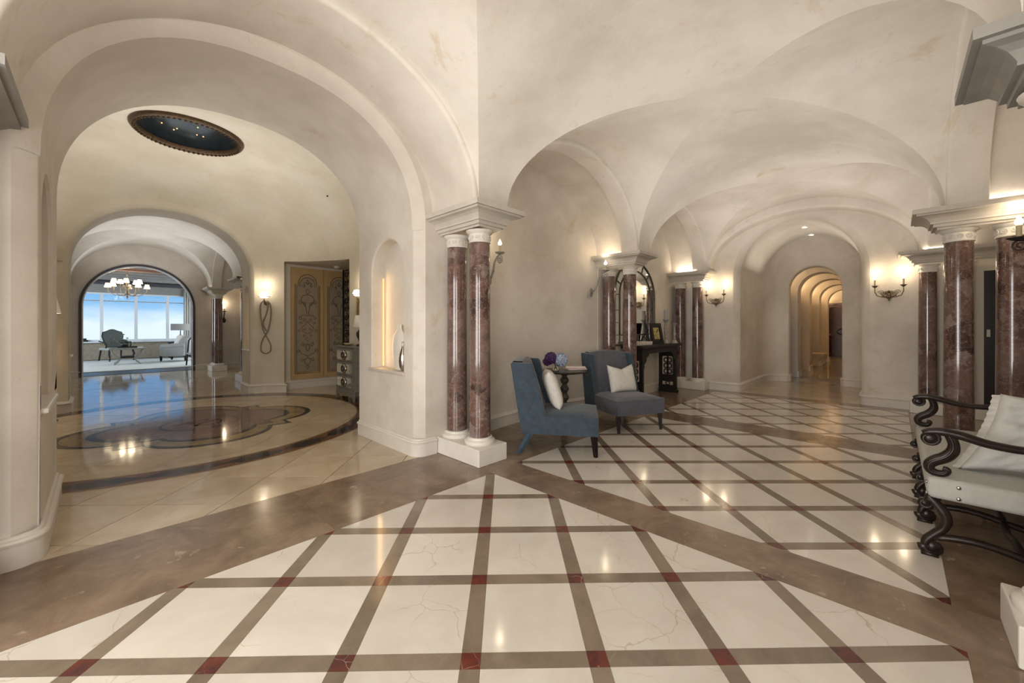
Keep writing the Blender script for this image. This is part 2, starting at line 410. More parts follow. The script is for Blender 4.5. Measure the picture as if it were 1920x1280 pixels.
def arched_wall(name, mat, axis, at, c, cx, zs, u0, u1, z1, depth, nose=.1, back=None, jamb=True):
    """front face with arched opening, rounded arris, soffit and jambs"""
    F = P3(axis, at); mb = MB()
    rings = []
    off0 = offset(c, nose)
    rings.append((to_rect(off0, cx, zs, u0, u1, z1), 0)); rings.append((off0, 0))
    if nose > 0:
        for k in range(1, 6):
            q = k/5; bl = .07*sin(pi*q); rings.append((offset(c, nose*max(0, 1-q-bl)), nose*max(0, q-bl)))
    rings.append((c, depth))
    if back: rings.append((to_rect(c, cx, zs, back[0], back[1], back[2]), depth))
    loft(mb, F, rings)
    o = mb.build(name, mat, smooth=True, sharp=17); struct(o); return o
def tileable(n): return n

# ------------------------------------------------------------------ FLOOR
fl = MB().box(-4.2, 26.5, -6.0, 30, -.14, -.012).build('floor', 'grout'); struct(fl)
def clip(poly, x0, x1, y0, y1):
    def cl(P, f, g):
        o = []
        for i in range(len(P)):
            a, b = P[i], P[(i+1) % len(P)]
            fa, fb = f(a), f(b)
            if fa >= 0: o.append(a)
            if (fa >= 0) != (fb >= 0):
                t = fa/(fa-fb); o.append((a[0]+(b[0]-a[0])*t, a[1]+(b[1]-a[1])*t))
        return o
    for f in (lambda p: p[0]-x0, lambda p: x1-p[0], lambda p: p[1]-y0, lambda p: y1-p[1]):
        poly = cl(poly, f, None)
        if len(poly) < 3: return []
    return poly
def area2(P): return abs(sum(P[i][0]*P[(i+1) % len(P)][1]-P[(i+1) % len(P)][0]*P[i][1] for i in range(len(P))))/2
def shrink(P, d):
    cx = sum(p[0] for p in P)/len(P); cy = sum(p[1] for p in P)/len(P)
    o = []
    for x, y in P:
        l = sqrt((x-cx)**2+(y-cy)**2) or 1; o.append((x-(x-cx)/l*d, y-(y-cy)/l*d))
    return o
def piece(name, poly, mat, parent, top=0, d=.0016):
    if len(poly) < 3 or area2(poly) < 2e-4: return
    # drop duplicate vertices
    Q = []
    for p in poly:
        if not Q or (abs(p[0]-Q[-1][0])+abs(p[1]-Q[-1][1])) > 1e-4: Q.append(p)
    if len(Q) > 2 and abs(Q[0][0]-Q[-1][0])+abs(Q[0][1]-Q[-1][1]) < 1e-4: Q.pop()
    if len(Q) < 3: return
    return MB().prism(shrink(Q, d), -.012, top).build(name, mat, parent, weld=False)
def field(x0, x1, y0, y1, ax, ay, px, py, w=.088):
    """diagonal lattice of cream squares, grey-brown strips and red accents clipped to a rectangle
       lattice points at (ax + i*px/2, ay + j*py/2) with i+j even"""
    bed = MB().box(x0, x1, y0, y1, -.0125, -.004).build('tile_field', 'grout', fl)
    hx, hy = px/2, py/2
    u = (hx, hy); v = (hx, -hy)          # lattice vectors
    L = sqrt(hx*hx+hy*hy); s = w/L/2     # half strip width in lattice units
    i0 = -12; i1 = 12
    def pt(a, b): return (ax+u[0]*a+v[0]*b, ay+u[1]*a+v[1]*b)
    for i in range(i0, i1):
        for j in range(i0, i1):
            q = lambda a0, a1, b0, b1: clip([pt(a0, b0), pt(a1, b0), pt(a1, b1), pt(a0, b1)], x0, x1, y0, y1)
            piece('marble_tile', q(i+s, i+1-s, j+s, j+1-s), 'marble_cream', bed)
            piece('marble_strip', q(i+s, i+1-s, j-s, j+s), 'stone_strip', bed, d=.001)
            piece('marble_strip', q(i-s, i+s, j+s, j+1-s), 'stone_strip', bed, d=.001)
            piece('red_accent', q(i-s, i+s, j-s, j+s), 'marble_red_inlay', bed, d=.0006)
    return bed
field(-.43, 2.775, -.24, 2.965, 2.775, 2.985, .812, .808)
field(3.18, 6.36, -.22, 3.00, 3.205, 3.00, .782, .806)
field(6.93, 9.78, -.17, 3.00, 7.14, 3.00, .76, .80, .075)
field(-4.0, -.83, -.24, 2.965, -.43-.40, 2.985, .812, .808)
bands = [(-.83, -.43, -1.4, 3.93), (2.775, 3.18, -1.4, 3.0), (6.36, 6.93, -.2, 3.0), (9.78, 10.15, -1.4, 3.0),
         (-4, -.83, 2.965, 3.93), (-.43, 1.2, 2.965, 3.93), (1.2, 2.775, 2.965, 3.93), (2.775, 4.3, 3.0, 4.6), (4.3, 6.0, 3.0, 4.6), (6.0, 8.0, 3.0, 4.6), (8.0, 10.15, 3.0, 4.6),
         (-4, -.83, -1.4, -.24), (-.43, 1.2, -1.4, -.24), (1.2, 2.775, -1.4, -.24), (3.18, 5.0, -1.4, -.22), (5.0, 6.36, -1.4, -.22), (6.36, 8, -1.4, -.2), (8, 9.78, -1.4, -.17)]
for b in bands:
    piece('stone_band', [(b[0], b[2]), (b[1], b[2]), (b[1], b[3]), (b[0], b[3])], 'stone_brown', fl, d=.0012)
# cream tiles of the rotunda and passage, laid diagonally
RC = (.95, 7.85)
def diag_tiles(x0, x1, y0, y1, a, mat, nm, top=-.0012, lim=None):
    h = a/sqrt(2); n = 0
    for i in range(-40, 41):
        for j in range(-40, 41):
            if (i+j) % 2: continue
            cx, cy = x0+.3+i*h, y0+.15+j*h
            if not (x0-h < cx < x1+h and y0-h < cy < y1+h): continue
            P = clip([(cx-h, cy), (cx, cy-h), (cx+h, cy), (cx, cy+h)], x0, x1, y0, y1)
            if piece(nm, P, mat, fl, top, .0055): n += 1
    return n
diag_tiles(-.9, 3.2, 3.93, 5.6, .62, 'marble_tan', 'stone_tile')
diag_tiles(-2.1, 4.9, 5.6, 11.0, .62, 'marble_tan', 'stone_tile')
diag_tiles(-1.0, 3.6, 11.0, 17.4, .9, 'marble_tan', 'stone_tile')
diag_tiles(10.15, 13.2, .2, 2.8, .62, 'marble_tan', 'hall_tile')
diag_tiles(13.2, 25.2, .2, 2.8, 1.0, 'marble_tan', 'hall_tile')
# ring border of the rotunda
rb = bpy.data.objects
def ring(name, r0, r1, mat, top, n=96, parent=fl, cx=.92, cy=7.92):
    mb = MB(); A = [[(cx+r*cos(2*pi*k/n), cy+r*sin(2*pi*k/n), z) for k in range(n)] for r, z in ((r0, -.01), (r0, top), (r1, top), (r1, -.01))]
    mb.grid(A, closed_u=True); return mb.build(name, mat, parent)
bedr = ring('border_ring', 2.46, 2.80, 'marble_rust', .0002)
for r0, r1 in ((2.46, 2.475), (2.785, 2.80)): ring('border_line', r0, r1, 'marble_ochre', .0008, parent=bedr)
NL = 26
for k in range(NL):
    a0 = 2*pi*k/NL; P = []
    for s_ in range(13):
        t = s_/12; a = a0+(t-.5)*2*pi/NL*1.02; P.append((a, 2.63+.115*sin(pi*t)**.8))
    for s_ in range(13):
        t = 1-s_/12; a = a0+(t-.5)*2*pi/NL*1.02; P.append((a, 2.63-.115*sin(pi*t)**.8))
    poly = [(.92+r*cos(a), 7.92+r*sin(a)) for a, r in P]
    poly = [p for i, p in enumerate(poly) if i not in (12, 25)]
    MB().prism(poly, -.01, .0006).build('black_lens', 'marble_black', bedr, weld=False)
# barbed quatrefoil medallion
def quatre(scale, lobe):
    P = []
    for q in range(4):
        d = q*pi/2; cx, cy = cos(d)*.82, sin(d)*.82
        for s_ in range(-10, 11):
            a = d+s_/10*R(78); P.append((scale*(cx+lobe*cos(a)), scale*(cy+lobe*sin(a))))
        d2 = d+pi/4; P.append((scale*1.40*cos(d2), scale*1.40*sin(d2)))
    return P
md = None
for i, (sc_, lb, mt, tp, nm) in enumerate([(1.0, .74, 'marble_black', .0010, 'medallion'), (.95, .73, 'marble_ochre', .0015, 'ochre_band'), (.80, .72, 'marble_black', .0020, 'black_band'), (.745, .71, 'marble_purple', .0025, 'marble_center')]):
    P = [(1.08+x, 7.78+y) for x, y in quatre(sc_, lb)]
    o = MB().prism(P, -.01, tp).build(nm, mt, fl if md is None else md, weld=False)
    if md is None: md = o
def ellring(r0, r1, sx, sy, mat, top, nm):
    mb = MB(); n = 64
    mb.grid([[(1.08+r*sx*cos(2*pi*k/n), 7.78+r*sy*sin(2*pi*k/n), z) for k in range(n)] for r, z in ((r0, 0), (r0, top), (r1, top), (r1, 0))], closed_u=True)
    return mb.build(nm, mat, md)
ellring(.46, .50, 1, 1, 'marble_black', .003, 'oval_line')
# the monogram inside the oval (two interlaced capitals)
mg = MB(); zt = .004
def bar(p, q, w=.03):
    d = Vector((q[0]-p[0], q[1]-p[1])).normalized(); n = Vector((-d.y, d.x))*w/2
    mg.prism([(p[0]+n.x, p[1]+n.y), (p[0]-n.x, p[1]-n.y), (q[0]-n.x, q[1]-n.y), (q[0]+n.x, q[1]+n.y)], 0, zt)
def mt(u, v): # letters upright as seen from the entrance hall
    a = R(-46); return (1.08+u*cos(a)-v*sin(a), 7.78+u*sin(a)+v*cos(a))
bar(mt(-.25, -.22), mt(-.08, .24)); bar(mt(-.08, .24), mt(.08, -.22)); bar(mt(-.19, -.05), mt(.03, -.05))
bar(mt(.06, -.2), mt(.06, .22)); 
pp = [mt(.06+.2*cos(a), .01+.21*sin(a)) for a in [pi/2-pi*i/12 for i in range(13)]]
for i in range(12): bar(pp[i], pp[i+1])
mg.build('monogram', 'marble_black', md, weld=False)
# living room floor
piece('wood_floor', [(-3.8, 17.55), (4.3, 17.55), (4.3, 26), (-3.8, 26)], 'carpet_floor', fl, 0)

# ------------------------------------------------------------------ VAULTS
ZS = 2.80; CY = 1.385; HB = 1.785; RISE = 1.27
def arc(t, half, rise): return ZS+rise*sqrt(max(0, 1-(t/half)**2))
def vault_bay(name, x0, x1, y0, y1, mat, zs=ZS, rise=RISE, n=20):
    cx, cy = (x0+x1)/2, (y0+y1)/2; a, b = (x1-x0)/2, (y1-y0)/2
    mb = MB()
    S_ = [-cos(pi*k/(2*n)) for k in range(2*n+1)]
    for sgn in (1, -1):
        rows = []; rows2 = []
        for s_ in S_:
            z = zs+rise*sqrt(max(0, 1-s_*s_))
            rows.append([(cx+sgn*a*(abs(s_)+(1-abs(s_))*k/6), cy+b*s_, z) for k in range(7)])
            rows2.append([(cx+a*s_, cy+sgn*b*(abs(s_)+(1-abs(s_))*k/6), z) for k in range(7)])
        mb.grid(rows); mb.grid(rows2)
    o = mb.build(name, mat, smooth=True, sharp=7, weld=True)
    return struct(o)
def barrel_strip(name, axis, t0, t1, c, half, mat, zs=ZS, rise=RISE, n=40):
    mb = MB(); rows = []
    for k in range(n+1):
        a = pi-pi*k/n; u = c+half*cos(a); z = zs+rise*sin(a)
        rows.append([(t, u, z) if axis == 'X' else (u, t, z) for t in (t0, t1)])
    mb.grid(rows); return struct(mb.build(name, mat, smooth=True, sharp=40))
YA, YB = -.40, 3.17
BAYS = [(-4.0, -.83), (-.43, 2.775), (3.19, 6.42), (6.88, 9.85)]
for i, (x0, x1) in enumerate(BAYS): vault_bay('ceiling_vault', x0, x1, YA, YB, 'plaster')
for x0, x1 in ((-.83, -.43), (2.775, 3.19), (6.42, 6.88)): barrel_strip('ceiling_rib', 'X', x0, x1, CY, HB, 'plaster')
# side lunettes: step from the vault down to a slightly smaller arch, soffit, second higher recess, back wall
def alcove(x0, x1, side, depth1, depth2, first=False, mat='plaster'):
    cx, a = (x0+x1)/2, (x1-x0)/2
    ax = 'Y' if side > 0 else '-Y'; at = YB if side > 0 else YA
    F = P3(ax, at); mb = MB()
    c0 = curve(cx, a, ZS, RISE, n=40); c1 = curve(cx, a-.055, ZS, RISE-.06, n=40)
    r = [(c0, 0), (offset(c1, .035), 0)]
    for k in range(1, 5):
        q = pi/2*k/4; r.append((offset(c1, .035*(1-sin(q))), .035*(1-cos(q))))
    r.append((c1, depth1))
    if depth2:
        c2 = curve(cx, a+.06, ZS, RISE+.04, n=40)
        r += [(c2, depth1+.02), (c2, depth2)]
    loft(mb, F, r)
    return struct(mb.build('ceiling_alcove', mat, smooth=True, sharp=32))
alcove(*BAYS[1], 1, .765, None, mat='plaster')
alcove(*BAYS[2], 1, .30, 1.25); alcove(*BAYS[3], 1, .30, 1.0)
alcove(*BAYS[0], 1, .765, None)
for i in (0, 1, 2, 3): alcove(*BAYS[i], -1, .30, 1.0)
# end wall lunette of bay 3: step to the far wall
F = P3('X', 9.85); mb = MB()
c0 = curve(CY, HB, ZS, RISE, n=40); c1 = curve(CY+.02, HB-.075, ZS-.0, RISE-.19, n=40)
r = [(c0, 0), (offset(c1, .05), 0)]
for k in range(1, 5):
    q = pi/2*k/4; r.append((offset(c1, .05*(1-sin(q))), .05*(1-cos(q))))
r.append((c1, .42)); loft(mb, F, r); struct(mb.build('ceiling_rib', 'plaster', smooth=True, sharp=32))
# unseen roof shells added above the vaults to keep daylight out
for b in ((-4.3, 13.4, -1.8, 5.0, 4.75, 4.85), (-2.6, 5.2, 5.0, 11.4, 5.3, 5.4), (-2.6, 5.2, 11.2, 17.6, 4.75, 4.85), (-4.3, 5.2, 17.3, 26.3, 3.75, 3.9), (13.2, 26.5, -.5, 3.6, 3.7, 3.8)):
    struct(MB().box(*b).build('daylight_block_slab', 'plaster_dim'))

# ------------------------------------------------------------------ WALLS
# wall between hall and rotunda (left), arched
OX0, OX1 = -.28, 2.51; OC = (OX0+OX1)/2; OH = (OX1-OX0)/2
cA = curve(OC, OH, 2.62, 1.26, n=44, p=2.3)
arched_wall('wall_left', 'plaster', 'Y', 3.93, cA, OC, 2.62, -1.6, 3.3, 4.4, 1.47, nose=.11, back=(-2.2, 4.4, 4.9))
def jamb(name, mat, xface, dirx, ya, yb, zt, ny0, ny1, nz0, nz1, nose, depth=.17):
    """jamb face in plane X=xface (room side = dirx) from ya..yb with an arched niche"""
    # rounded front arris
    mb = MB(); rows = []
    for k in range(7):
        q = k/6; bl = .04*sin(pi*q); rows.append([(xface-dirx*nose*(1-q-bl), ya+nose*(q-bl), z) for z in (0, zt)])
    mb.grid(rows)
    nc = (ny0+ny1)/2; nh = (ny1-ny0)/2; zs = nz1-nh
    F = P3('X', xface) if dirx < 0 else P3('-X', xface)
    c = curve(nc, nh, zs, nh, nz0, n=24)
    loft(mb, F, [(to_rect(c, nc, zs, ya+nose, yb, zt), 0), (offset(c, .02), 0), (c, .02), (c, depth)])
    # back of the niche
    loft(mb, F, [(c, depth), ([(nc, z) for u, z in c], depth)])
    # below the niche, and niche floor
    mb.grid([[F(ya+nose, 0, 0), F(yb, 0, 0)], [F(ya+nose, 0, nz0), F(yb, 0, nz0)]])
    mb.grid([[F(ny0, 0, nz0), F(ny1, 0, nz0)], [F(ny0, depth, nz0), F(ny1, depth, nz0)]])
    return struct(mb.build(name, mat, smooth=True, sharp=35))
jamb('wall_left_jamb', 'plaster', OX1, -1, 3.93, 5.40, 2.62, 4.24, 5.03, .95, 2.60, .11, depth=.17)
jamb('wall_left_jamb', 'plaster', OX0, 1, 3.93, 5.40, 2.62, 4.14, 4.90, .95, 2.60, .11, depth=.17)
# faces of the piers below the arch spring
struct(MB().box(2.62, 3.3, 3.93, 4.05, 0, 2.62).build('wall_left_pier', 'plaster'))
struct(MB().box(-4.2, -.39, 3.93, 4.05, 0, 2.62).build('wall_left_pier', 'plaster'))
struct(MB().box(-4.2, -1.6, 3.93, 4.05, 2.62, 4.7).build('wall_left_pier', 'plaster'))
struct(MB().box(3.3, 3.45, 3.93, 5.1, 0, 4.7).build('wall_left_pier', 'plaster'))
# niche sills
def sill(y0, y1, x, dirx, mat='stone_white', z=.95):
    x0, x1 = sorted((x+dirx*.035, x-dirx*.16)); return struct(MB().rbox(x0, x1, y0-.05, y1+.05, z-.035, z+.004, .012).build('trim_sill', mat))
sill(4.24, 5.03, OX1, -1, 'stone_cornice'); sill(4.14, 4.90, OX0, 1)
# bowed alcove walls behind the armchairs and console
mb = MB(); rows = []
for k in range(25):
    x = 3.0+(6.55-3.0)*k/24; y = 4.02+.26*max(0, 1-((x-4.8)/1.75)**2); rows.append([(x, y, 0), (x, y, 4.6)])
mb.grid(rows); struct(mb.build('wall_alcove', 'plaster', smooth=True, sharp=40))
struct(MB().box(6.5, 10.3, 4.02, 4.15, 0, 4.6).build('wall_alcove', 'plaster'))
# right side walls
struct(MB().box(-4.2, 10.3, -1.42, -1.30, 0, 4.6).build('wall_right', 'plaster'))
struct(MB().box(-4.2, -4.0, -1.42, 4.1, 0, 4.6).build('wall_near', 'plaster'))
# far wall with the arched passage
FX = 10.15; PC = 1.515; PH = 1.055
cF = curve(PC, PH, 2.62, 1.18, 0, n=36)
arched_wall('wall_far', 'plaster', 'X', FX, cF, PC, 2.62, -1.42, 4.15, 4.6, 2.25, nose=.12)
# apse-like end of the passage with its smaller inner arch
F = P3('X', 12.4); mb = MB(); rings = []
for k in range(7):
    q = pi/2*k/6; hh = .74+.315*cos(q); rings.append((curve(PC, hh, 2.60, .66+.54*cos(q), 0, n=30), .6*sin(q)))
ci = curve(PC, .555, 2.50, .58, 0, n=30)
rings.append((offset(ci, .05), .6))
for k in range(1, 5):
    q = pi/2*k/4; rings.append((offset(ci, .05*(1-sin(q))), .6+.05*(1-cos(q))))
rings.append((ci, .85)); loft(mb, F, rings); struct(mb.build('wall_passage', 'plaster', smooth=True, sharp=50))
# gallery beyond
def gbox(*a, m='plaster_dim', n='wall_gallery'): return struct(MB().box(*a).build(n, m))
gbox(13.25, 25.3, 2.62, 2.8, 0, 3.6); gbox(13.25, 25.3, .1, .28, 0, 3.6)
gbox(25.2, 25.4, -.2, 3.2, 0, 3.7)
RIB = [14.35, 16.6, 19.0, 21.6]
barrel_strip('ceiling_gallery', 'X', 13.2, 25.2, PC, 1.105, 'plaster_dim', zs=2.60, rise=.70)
for k, x in enumerate(RIB):
    c = curve(PC, .555, 2.52, .55, 0, n=24)
    F = P3('X', x); mb = MB()
    loft(mb, F, [(to_rect(c, PC, 2.52, .25, 2.65, 3.3), 0), (c, 0), (c, .55), (to_rect(c, PC, 2.52, .25, 2.65, 3.3), .55)])
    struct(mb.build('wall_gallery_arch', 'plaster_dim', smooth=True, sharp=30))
for k, (xa, xb) in enumerate(((13.25, 14.35), (14.9, 16.6), (17.15, 19.0), (19.55, 21.6), (22.15, 25.2))):
    for s_, y in ((1, 2.62), (-1, .28)):
        mb = MB()
        for j in range(3):
            d = .12+.05*j; y0, y1 = sorted((y, y-s_*d)); mb.box(xa, xb, y0, y1, 2.42+.05*j, 2.47+.05*j)
        struct(mb.build('trim_cornice', 'plaster_dim'))
        y0, y1 = sorted((y, y-s_*.03)); struct(MB().box(xa, xb, y0, y1, 0, .17).build('baseboard_gallery', 'baseboard_paint'))
        area('gallery_cove_light', ((xa+xb)/2, y-s_*.12, 2.60), (R(180)-s_*R(25), 0, 0), (xb-xa)*.9, .05, 16*(xb-xa), (1, .76, .48))
for x in RIB:
    for s_, y in ((1, 2.07), (-1, .96)):
        y0, y1 = sorted((y+s_*.02, y-s_*.03)); struct(MB().box(x-.03, x+.58, y0, y1, 0, .17).build('baseboard_gallery', 'baseboard_paint'))
# gallery passage downlights
for x, z in ((11.3, 3.795), (12.35, 3.795)):
    t = thing('downlight', 'small round recessed downlight glowing in the passage vault, ' + ('nearer of the two' if x < 11.5 else 'farther of the two'), 'downlight', (x, 1.5, z), group='passage downlights')
    MB().lathe([(.0, -.004), (.045, -.004), (.045, .01)], n=20).build('lens', 'downlight', t)
    MB().lathe([(.045, .01), (.045, -.008), (.065, -.01), (.068, .0)], n=20).build('ring', 'stone_white', t)

# ------------------------------------------------------------------ ROTUNDA
RR = 2.95
def prof(n=26):
    P = [(RR, 0), (RR, .25), (RR, 2.99), (RR, 3.02)]
    for k in range(1, n+1):
        r_ = RR-(RR-.62)*k/n; x = r_/RR; P.append((r_, 3.02+1.46*(1-x**3)**(1/2.1)))
    return P
A0, A1 = R(15.6), R(48.5)
angs = sorted([2*pi*k/90 for k in range(90)]+[A0, A1])
pr = prof(); mb = MB()
V = [[mb.bm.verts.new((RC[0]+r_*cos(a), RC[1]+r_*sin(a), z)) for a in angs] for r_, z in pr]
for i in range(len(pr)-1):
    for j in range(len(angs)):
        am = angs[j]+1e-4
        if pr[i+1][1] <= 2.995 and A0-1e-6 <= angs[j] < A1-1e-6: continue
        mb.bm.faces.new([V[i][j], V[i][(j+1) % len(angs)], V[i+1][(j+1) % len(angs)], V[i+1][j]])
for yy, sg in ((5.38, -1), (10.34, 1)):
    bmesh.ops.bisect_plane(mb.bm, geom=mb.bm.verts[:]+mb.bm.edges[:]+mb.bm.faces[:], plane_co=(0, yy, 0), plane_no=(0, sg, 0), clear_outer=True)
struct(mb.build('wall_rotunda', 'plaster_yellow', smooth=True, sharp=40))
# plane of the far rotunda arch (towards the living room)
QX0, QX1 = -.40, 2.31; QC = (QX0+QX1)/2; QH = (QX1-QX0)/2
cQ = curve(QC, QH, 2.62, 1.19, n=36, p=2.15)
arched_wall('wall_rotunda_far', 'plaster_yellow', 'Y', 10.34, cQ, QC, 2.62, -1.0, 2.87, 4.9, .78, nose=.07, back=(-1.6, 3.6, 4.7))
jamb('wall_rotunda_jamb', 'plaster_yellow', QX1, -1, 10.34, 11.12, 2.62, 10.52, 10.95, .98, 2.42, .07)
jamb('wall_rotunda_jamb', 'plaster_yellow', QX0, 1, 10.34, 11.12, 2.62, 10.52, 10.95, .98, 2.42, .07)
sill(10.52, 10.95, QX1, -1, z=.98); sill(10.52, 10.95, QX0, 1, z=.98)
struct(MB().box(2.38, 2.56, 10.34, 10.42, 0, 2.62).build('wall_rotunda_pier', 'plaster_yellow'))
for b in ((2.53, 3.3, 5.33, 5.385), (-1.4, -.30, 5.33, 5.385), (2.33, 3.5, 11.06, 11.115), (-1.6, -.42, 11.06, 11.115)):
    struct(MB().box(*b, 0, 2.63).build('wall_pier_back', 'plaster_yellow'))
struct(MB().box(-2.4, -.47, 10.34, 10.42, 0, 2.63).build('wall_rotunda_pier', 'plaster_yellow'))
# recess with the painted doors
rx0 = RC[0]+RR*cos(A1); ry0 = RC[1]+RR*sin(A1); rx1 = RC[0]+RR*cos(A0); ry1 = RC[1]+RR*sin(A0)
struct(MB().box(rx0-.05, 5.0, 10.42, 10.55, 0, 3.1).build('wall_recess', 'plaster_yellow'))
struct(MB().grid([[(rx0, ry0, 0), (rx0, ry0, 2.99)], [(rx0+.02, 10.43, 0), (rx0+.02, 10.43, 2.99)]]).build('wall_recess', 'plaster_grey'))
struct(MB().grid([[(rx1, ry1, 0), (rx1, ry1, 2.99)], [(5.0, ry1, 0), (5.0, ry1, 2.99)]]).build('wall_recess', 'plaster_yellow'))
struct(MB().box(4.9, 5.0, ry1, 10.5, 0, 3.1).build('wall_recess', 'plaster_yellow'))
struct(MB().prism([(RC[0]+(RR+.004)*cos(A0+(A1-A0)*k/12), RC[1]+(RR+.004)*sin(A0+(A1-A0)*k/12)) for k in range(13)]+[(rx0, 10.5), (5.0, 10.5), (5.0, ry1)], 2.992, 3.06).build('ceiling_recess', 'plaster_yellow', weld=False))
# ------------------------------------------------------------------ hall beyond rotunda
vault_bay('ceiling_vault', -.62, 2.54, 13.2, 16.3, 'plaster')
barrel_strip('ceiling_rib', 'Y', 11.1, 13.2, .96, 1.58, 'plaster'); barrel_strip('ceiling_rib', 'Y', 16.3, 17.25, .96, 1.58, 'plaster')
for ax, at in (('X', 2.54), ('-X', -.62)):
    F = P3(ax, at); mb = MB(); c0 = curve(14.75, 1.55, ZS, RISE, n=30); c1 = curve(14.75, 1.47, ZS, RISE-.1, n=30)
    loft(mb, F, [(c0, 0), (c1, 0), (c1, .25), (curve(14.75, 1.55, ZS, RISE, n=30), .26), (curve(14.75, 1.55, ZS, RISE, n=30), 1.0)]); struct(mb.build('ceiling_alcove', 'plaster', smooth=True, sharp=30))
struct(MB().box(3.5, 3.6, 11.0, 17.4, 0, 4.7).build('wall_passage_right', 'plaster'))
struct(MB().box(-1.65, -1.55, 11.0, 17.4, 0, 4.7).build('wall_passage_left', 'plaster'))
cL = curve(.875, 1.31, 2.12, 1.31, 0, n=36)
arched_wall('wall_living', 'plaster', 'Y', 17.2, cL, .875, 2.12, -4.2, 4.6, 4.7, .38, nose=.0, back=(-4.2, 4.6, 4.0))
mb = MB(); F = P3('Y', 17.17)
loft(mb, F, [(cL, .03), (offset(cL, .035), .03), (offset(cL, .035), -.01), (cL, -.01), (offset(cL, -.03), -.01), (offset(cL, -.03), .40)]); struct(mb.build('trim_arch', 'trim_dark', smooth=True, sharp=40))  # dark lining puts the shade of the arch reveal into its colour
mb = MB(); F = P3('Y', 17.30); loft(mb, F, [(offset(cL, -.03), 0), (offset(cL, -.055), 0), (offset(cL, -.055), .03), (offset(cL, -.03), .03)]); struct(mb.build('trim_arch', 'metal_trim', smooth=True, sharp=40))
# living room shell
struct(MB().box(-4.2, -4.0, 17.4, 26.2, 0, 3.9).build('wall_living', 'plaster_grey'))
struct(MB().box(4.4, 4.6, 17.4, 26.2, 0, 3.9).build('wall_living', 'plaster_grey'))
WY = 26.0
mb = MB().box(-4.0, 4.4, WY, WY+.2, 0, .78).box(-4, 4.4, WY-.02, WY, 0, .16)
struct(mb.build('wall_window', 'wainscot')); struct(MB().box(-4.0, 4.4, WY-.05, WY+.2, 3.05, 3.75).build('wall_window', 'header_tan'))
struct(MB().rbox(-4.0, 4.4, WY-.14, WY+.1, .76, .82, .01).build('trim_sill', 'frame_white'))
xs = [-4.0, -2.6, -1.18, .0, 1.14, 2.28, 3.4, 4.4]
for i in range(len(xs)-1):
    t = thing('window_%d' % (i+1), None, None, (0, 0, 0), kind='structure')
    x0, x1 = xs[i], xs[i+1]
    mb = MB().box(x0, x0+.055, WY+.02, WY+.12, .82, 3.05).box(x1-.055, x1, WY+.02, WY+.12, .82, 3.05)
    mb.box(x0+.055, x1-.055, WY+.02, WY+.12, .82, .90).box(x0+.055, x1-.055, WY+.02, WY+.12, 2.99, 3.05)
    mb.build('window_frame', 'frame_white', t)
    MB().box(x0+.055, x1-.055, WY+.05, WY+.08, 2.66, 2.70).build('transom_bar', 'grey_metal', t)
    MB().box(x0+.05, x1-.05, WY+.075, WY+.081, .9, 2.99).build('pane', 'pane', t)
for i, y in enumerate([18.2, 19.3, 20.4, 21.5, 22.6, 23.7, 24.8]):
    struct(MB().box(-4, 4.4, y, y+.16, 3.56, 3.75).build('trim_beam', 'beam_grey' if i != 2 else 'beam_red'))
struct(MB().box(-4, 4.4, 17.6, 26, 3.72, 3.745).build('ceiling_living', 'beam_grey'))
struct(MB().box(-4, 4.4, WY-.35, WY-.05, 3.42, 3.56).build('trim_crown', 'trim_dark'))

# ------------------------------------------------------------------ baseboards
def sweep(name, path, prof, mat='baseboard_paint', side=1, closed=False):
    """prof = (out, z) list; path = xy list; offsets to the left (side=1) of travel"""
    P = [Vector((x, y)) for x, y in path]; n = len(P); rows = []
    for i in range(n):
        d1 = (P[i]-P[i-1]).normalized() if i > 0 or closed else None; d2 = (P[(i+1) % n]-P[i]).normalized() if i < n-1 or closed else None
        if d1 is None: d1 = d2
        if d2 is None: d2 = d1
        n1 = Vector((-d1.y, d1.x)); n2 = Vector((-d2.y, d2.x)); m = (n1+n2); m.normalize(); k = 1/max(.35, m.dot(n1))
        rows.append([(P[i].x+m.x*o*k*side, P[i].y+m.y*o*k*side, z) for o, z in prof])
    mb = MB(); mb.grid(rows, closed_v=closed); return struct(mb.build(name, mat, smooth=True, sharp=30))
BP = [(0, 0), (.032, 0), (.032, .145), (.042, .15), (.046, .165), (.038, .178), (.022, .183), (.016, .198), (0, .202)]
def rcorner(x, y, sx, sy, r=.13, n=5):
    """quarter arc from the X-face tangent to the Y-face tangent: centre (x,y)"""
    return [(x+sx*r*sin(pi/2*k/n), y+sy*r*cos(pi/2*k/n)) for k in range(n+1)]
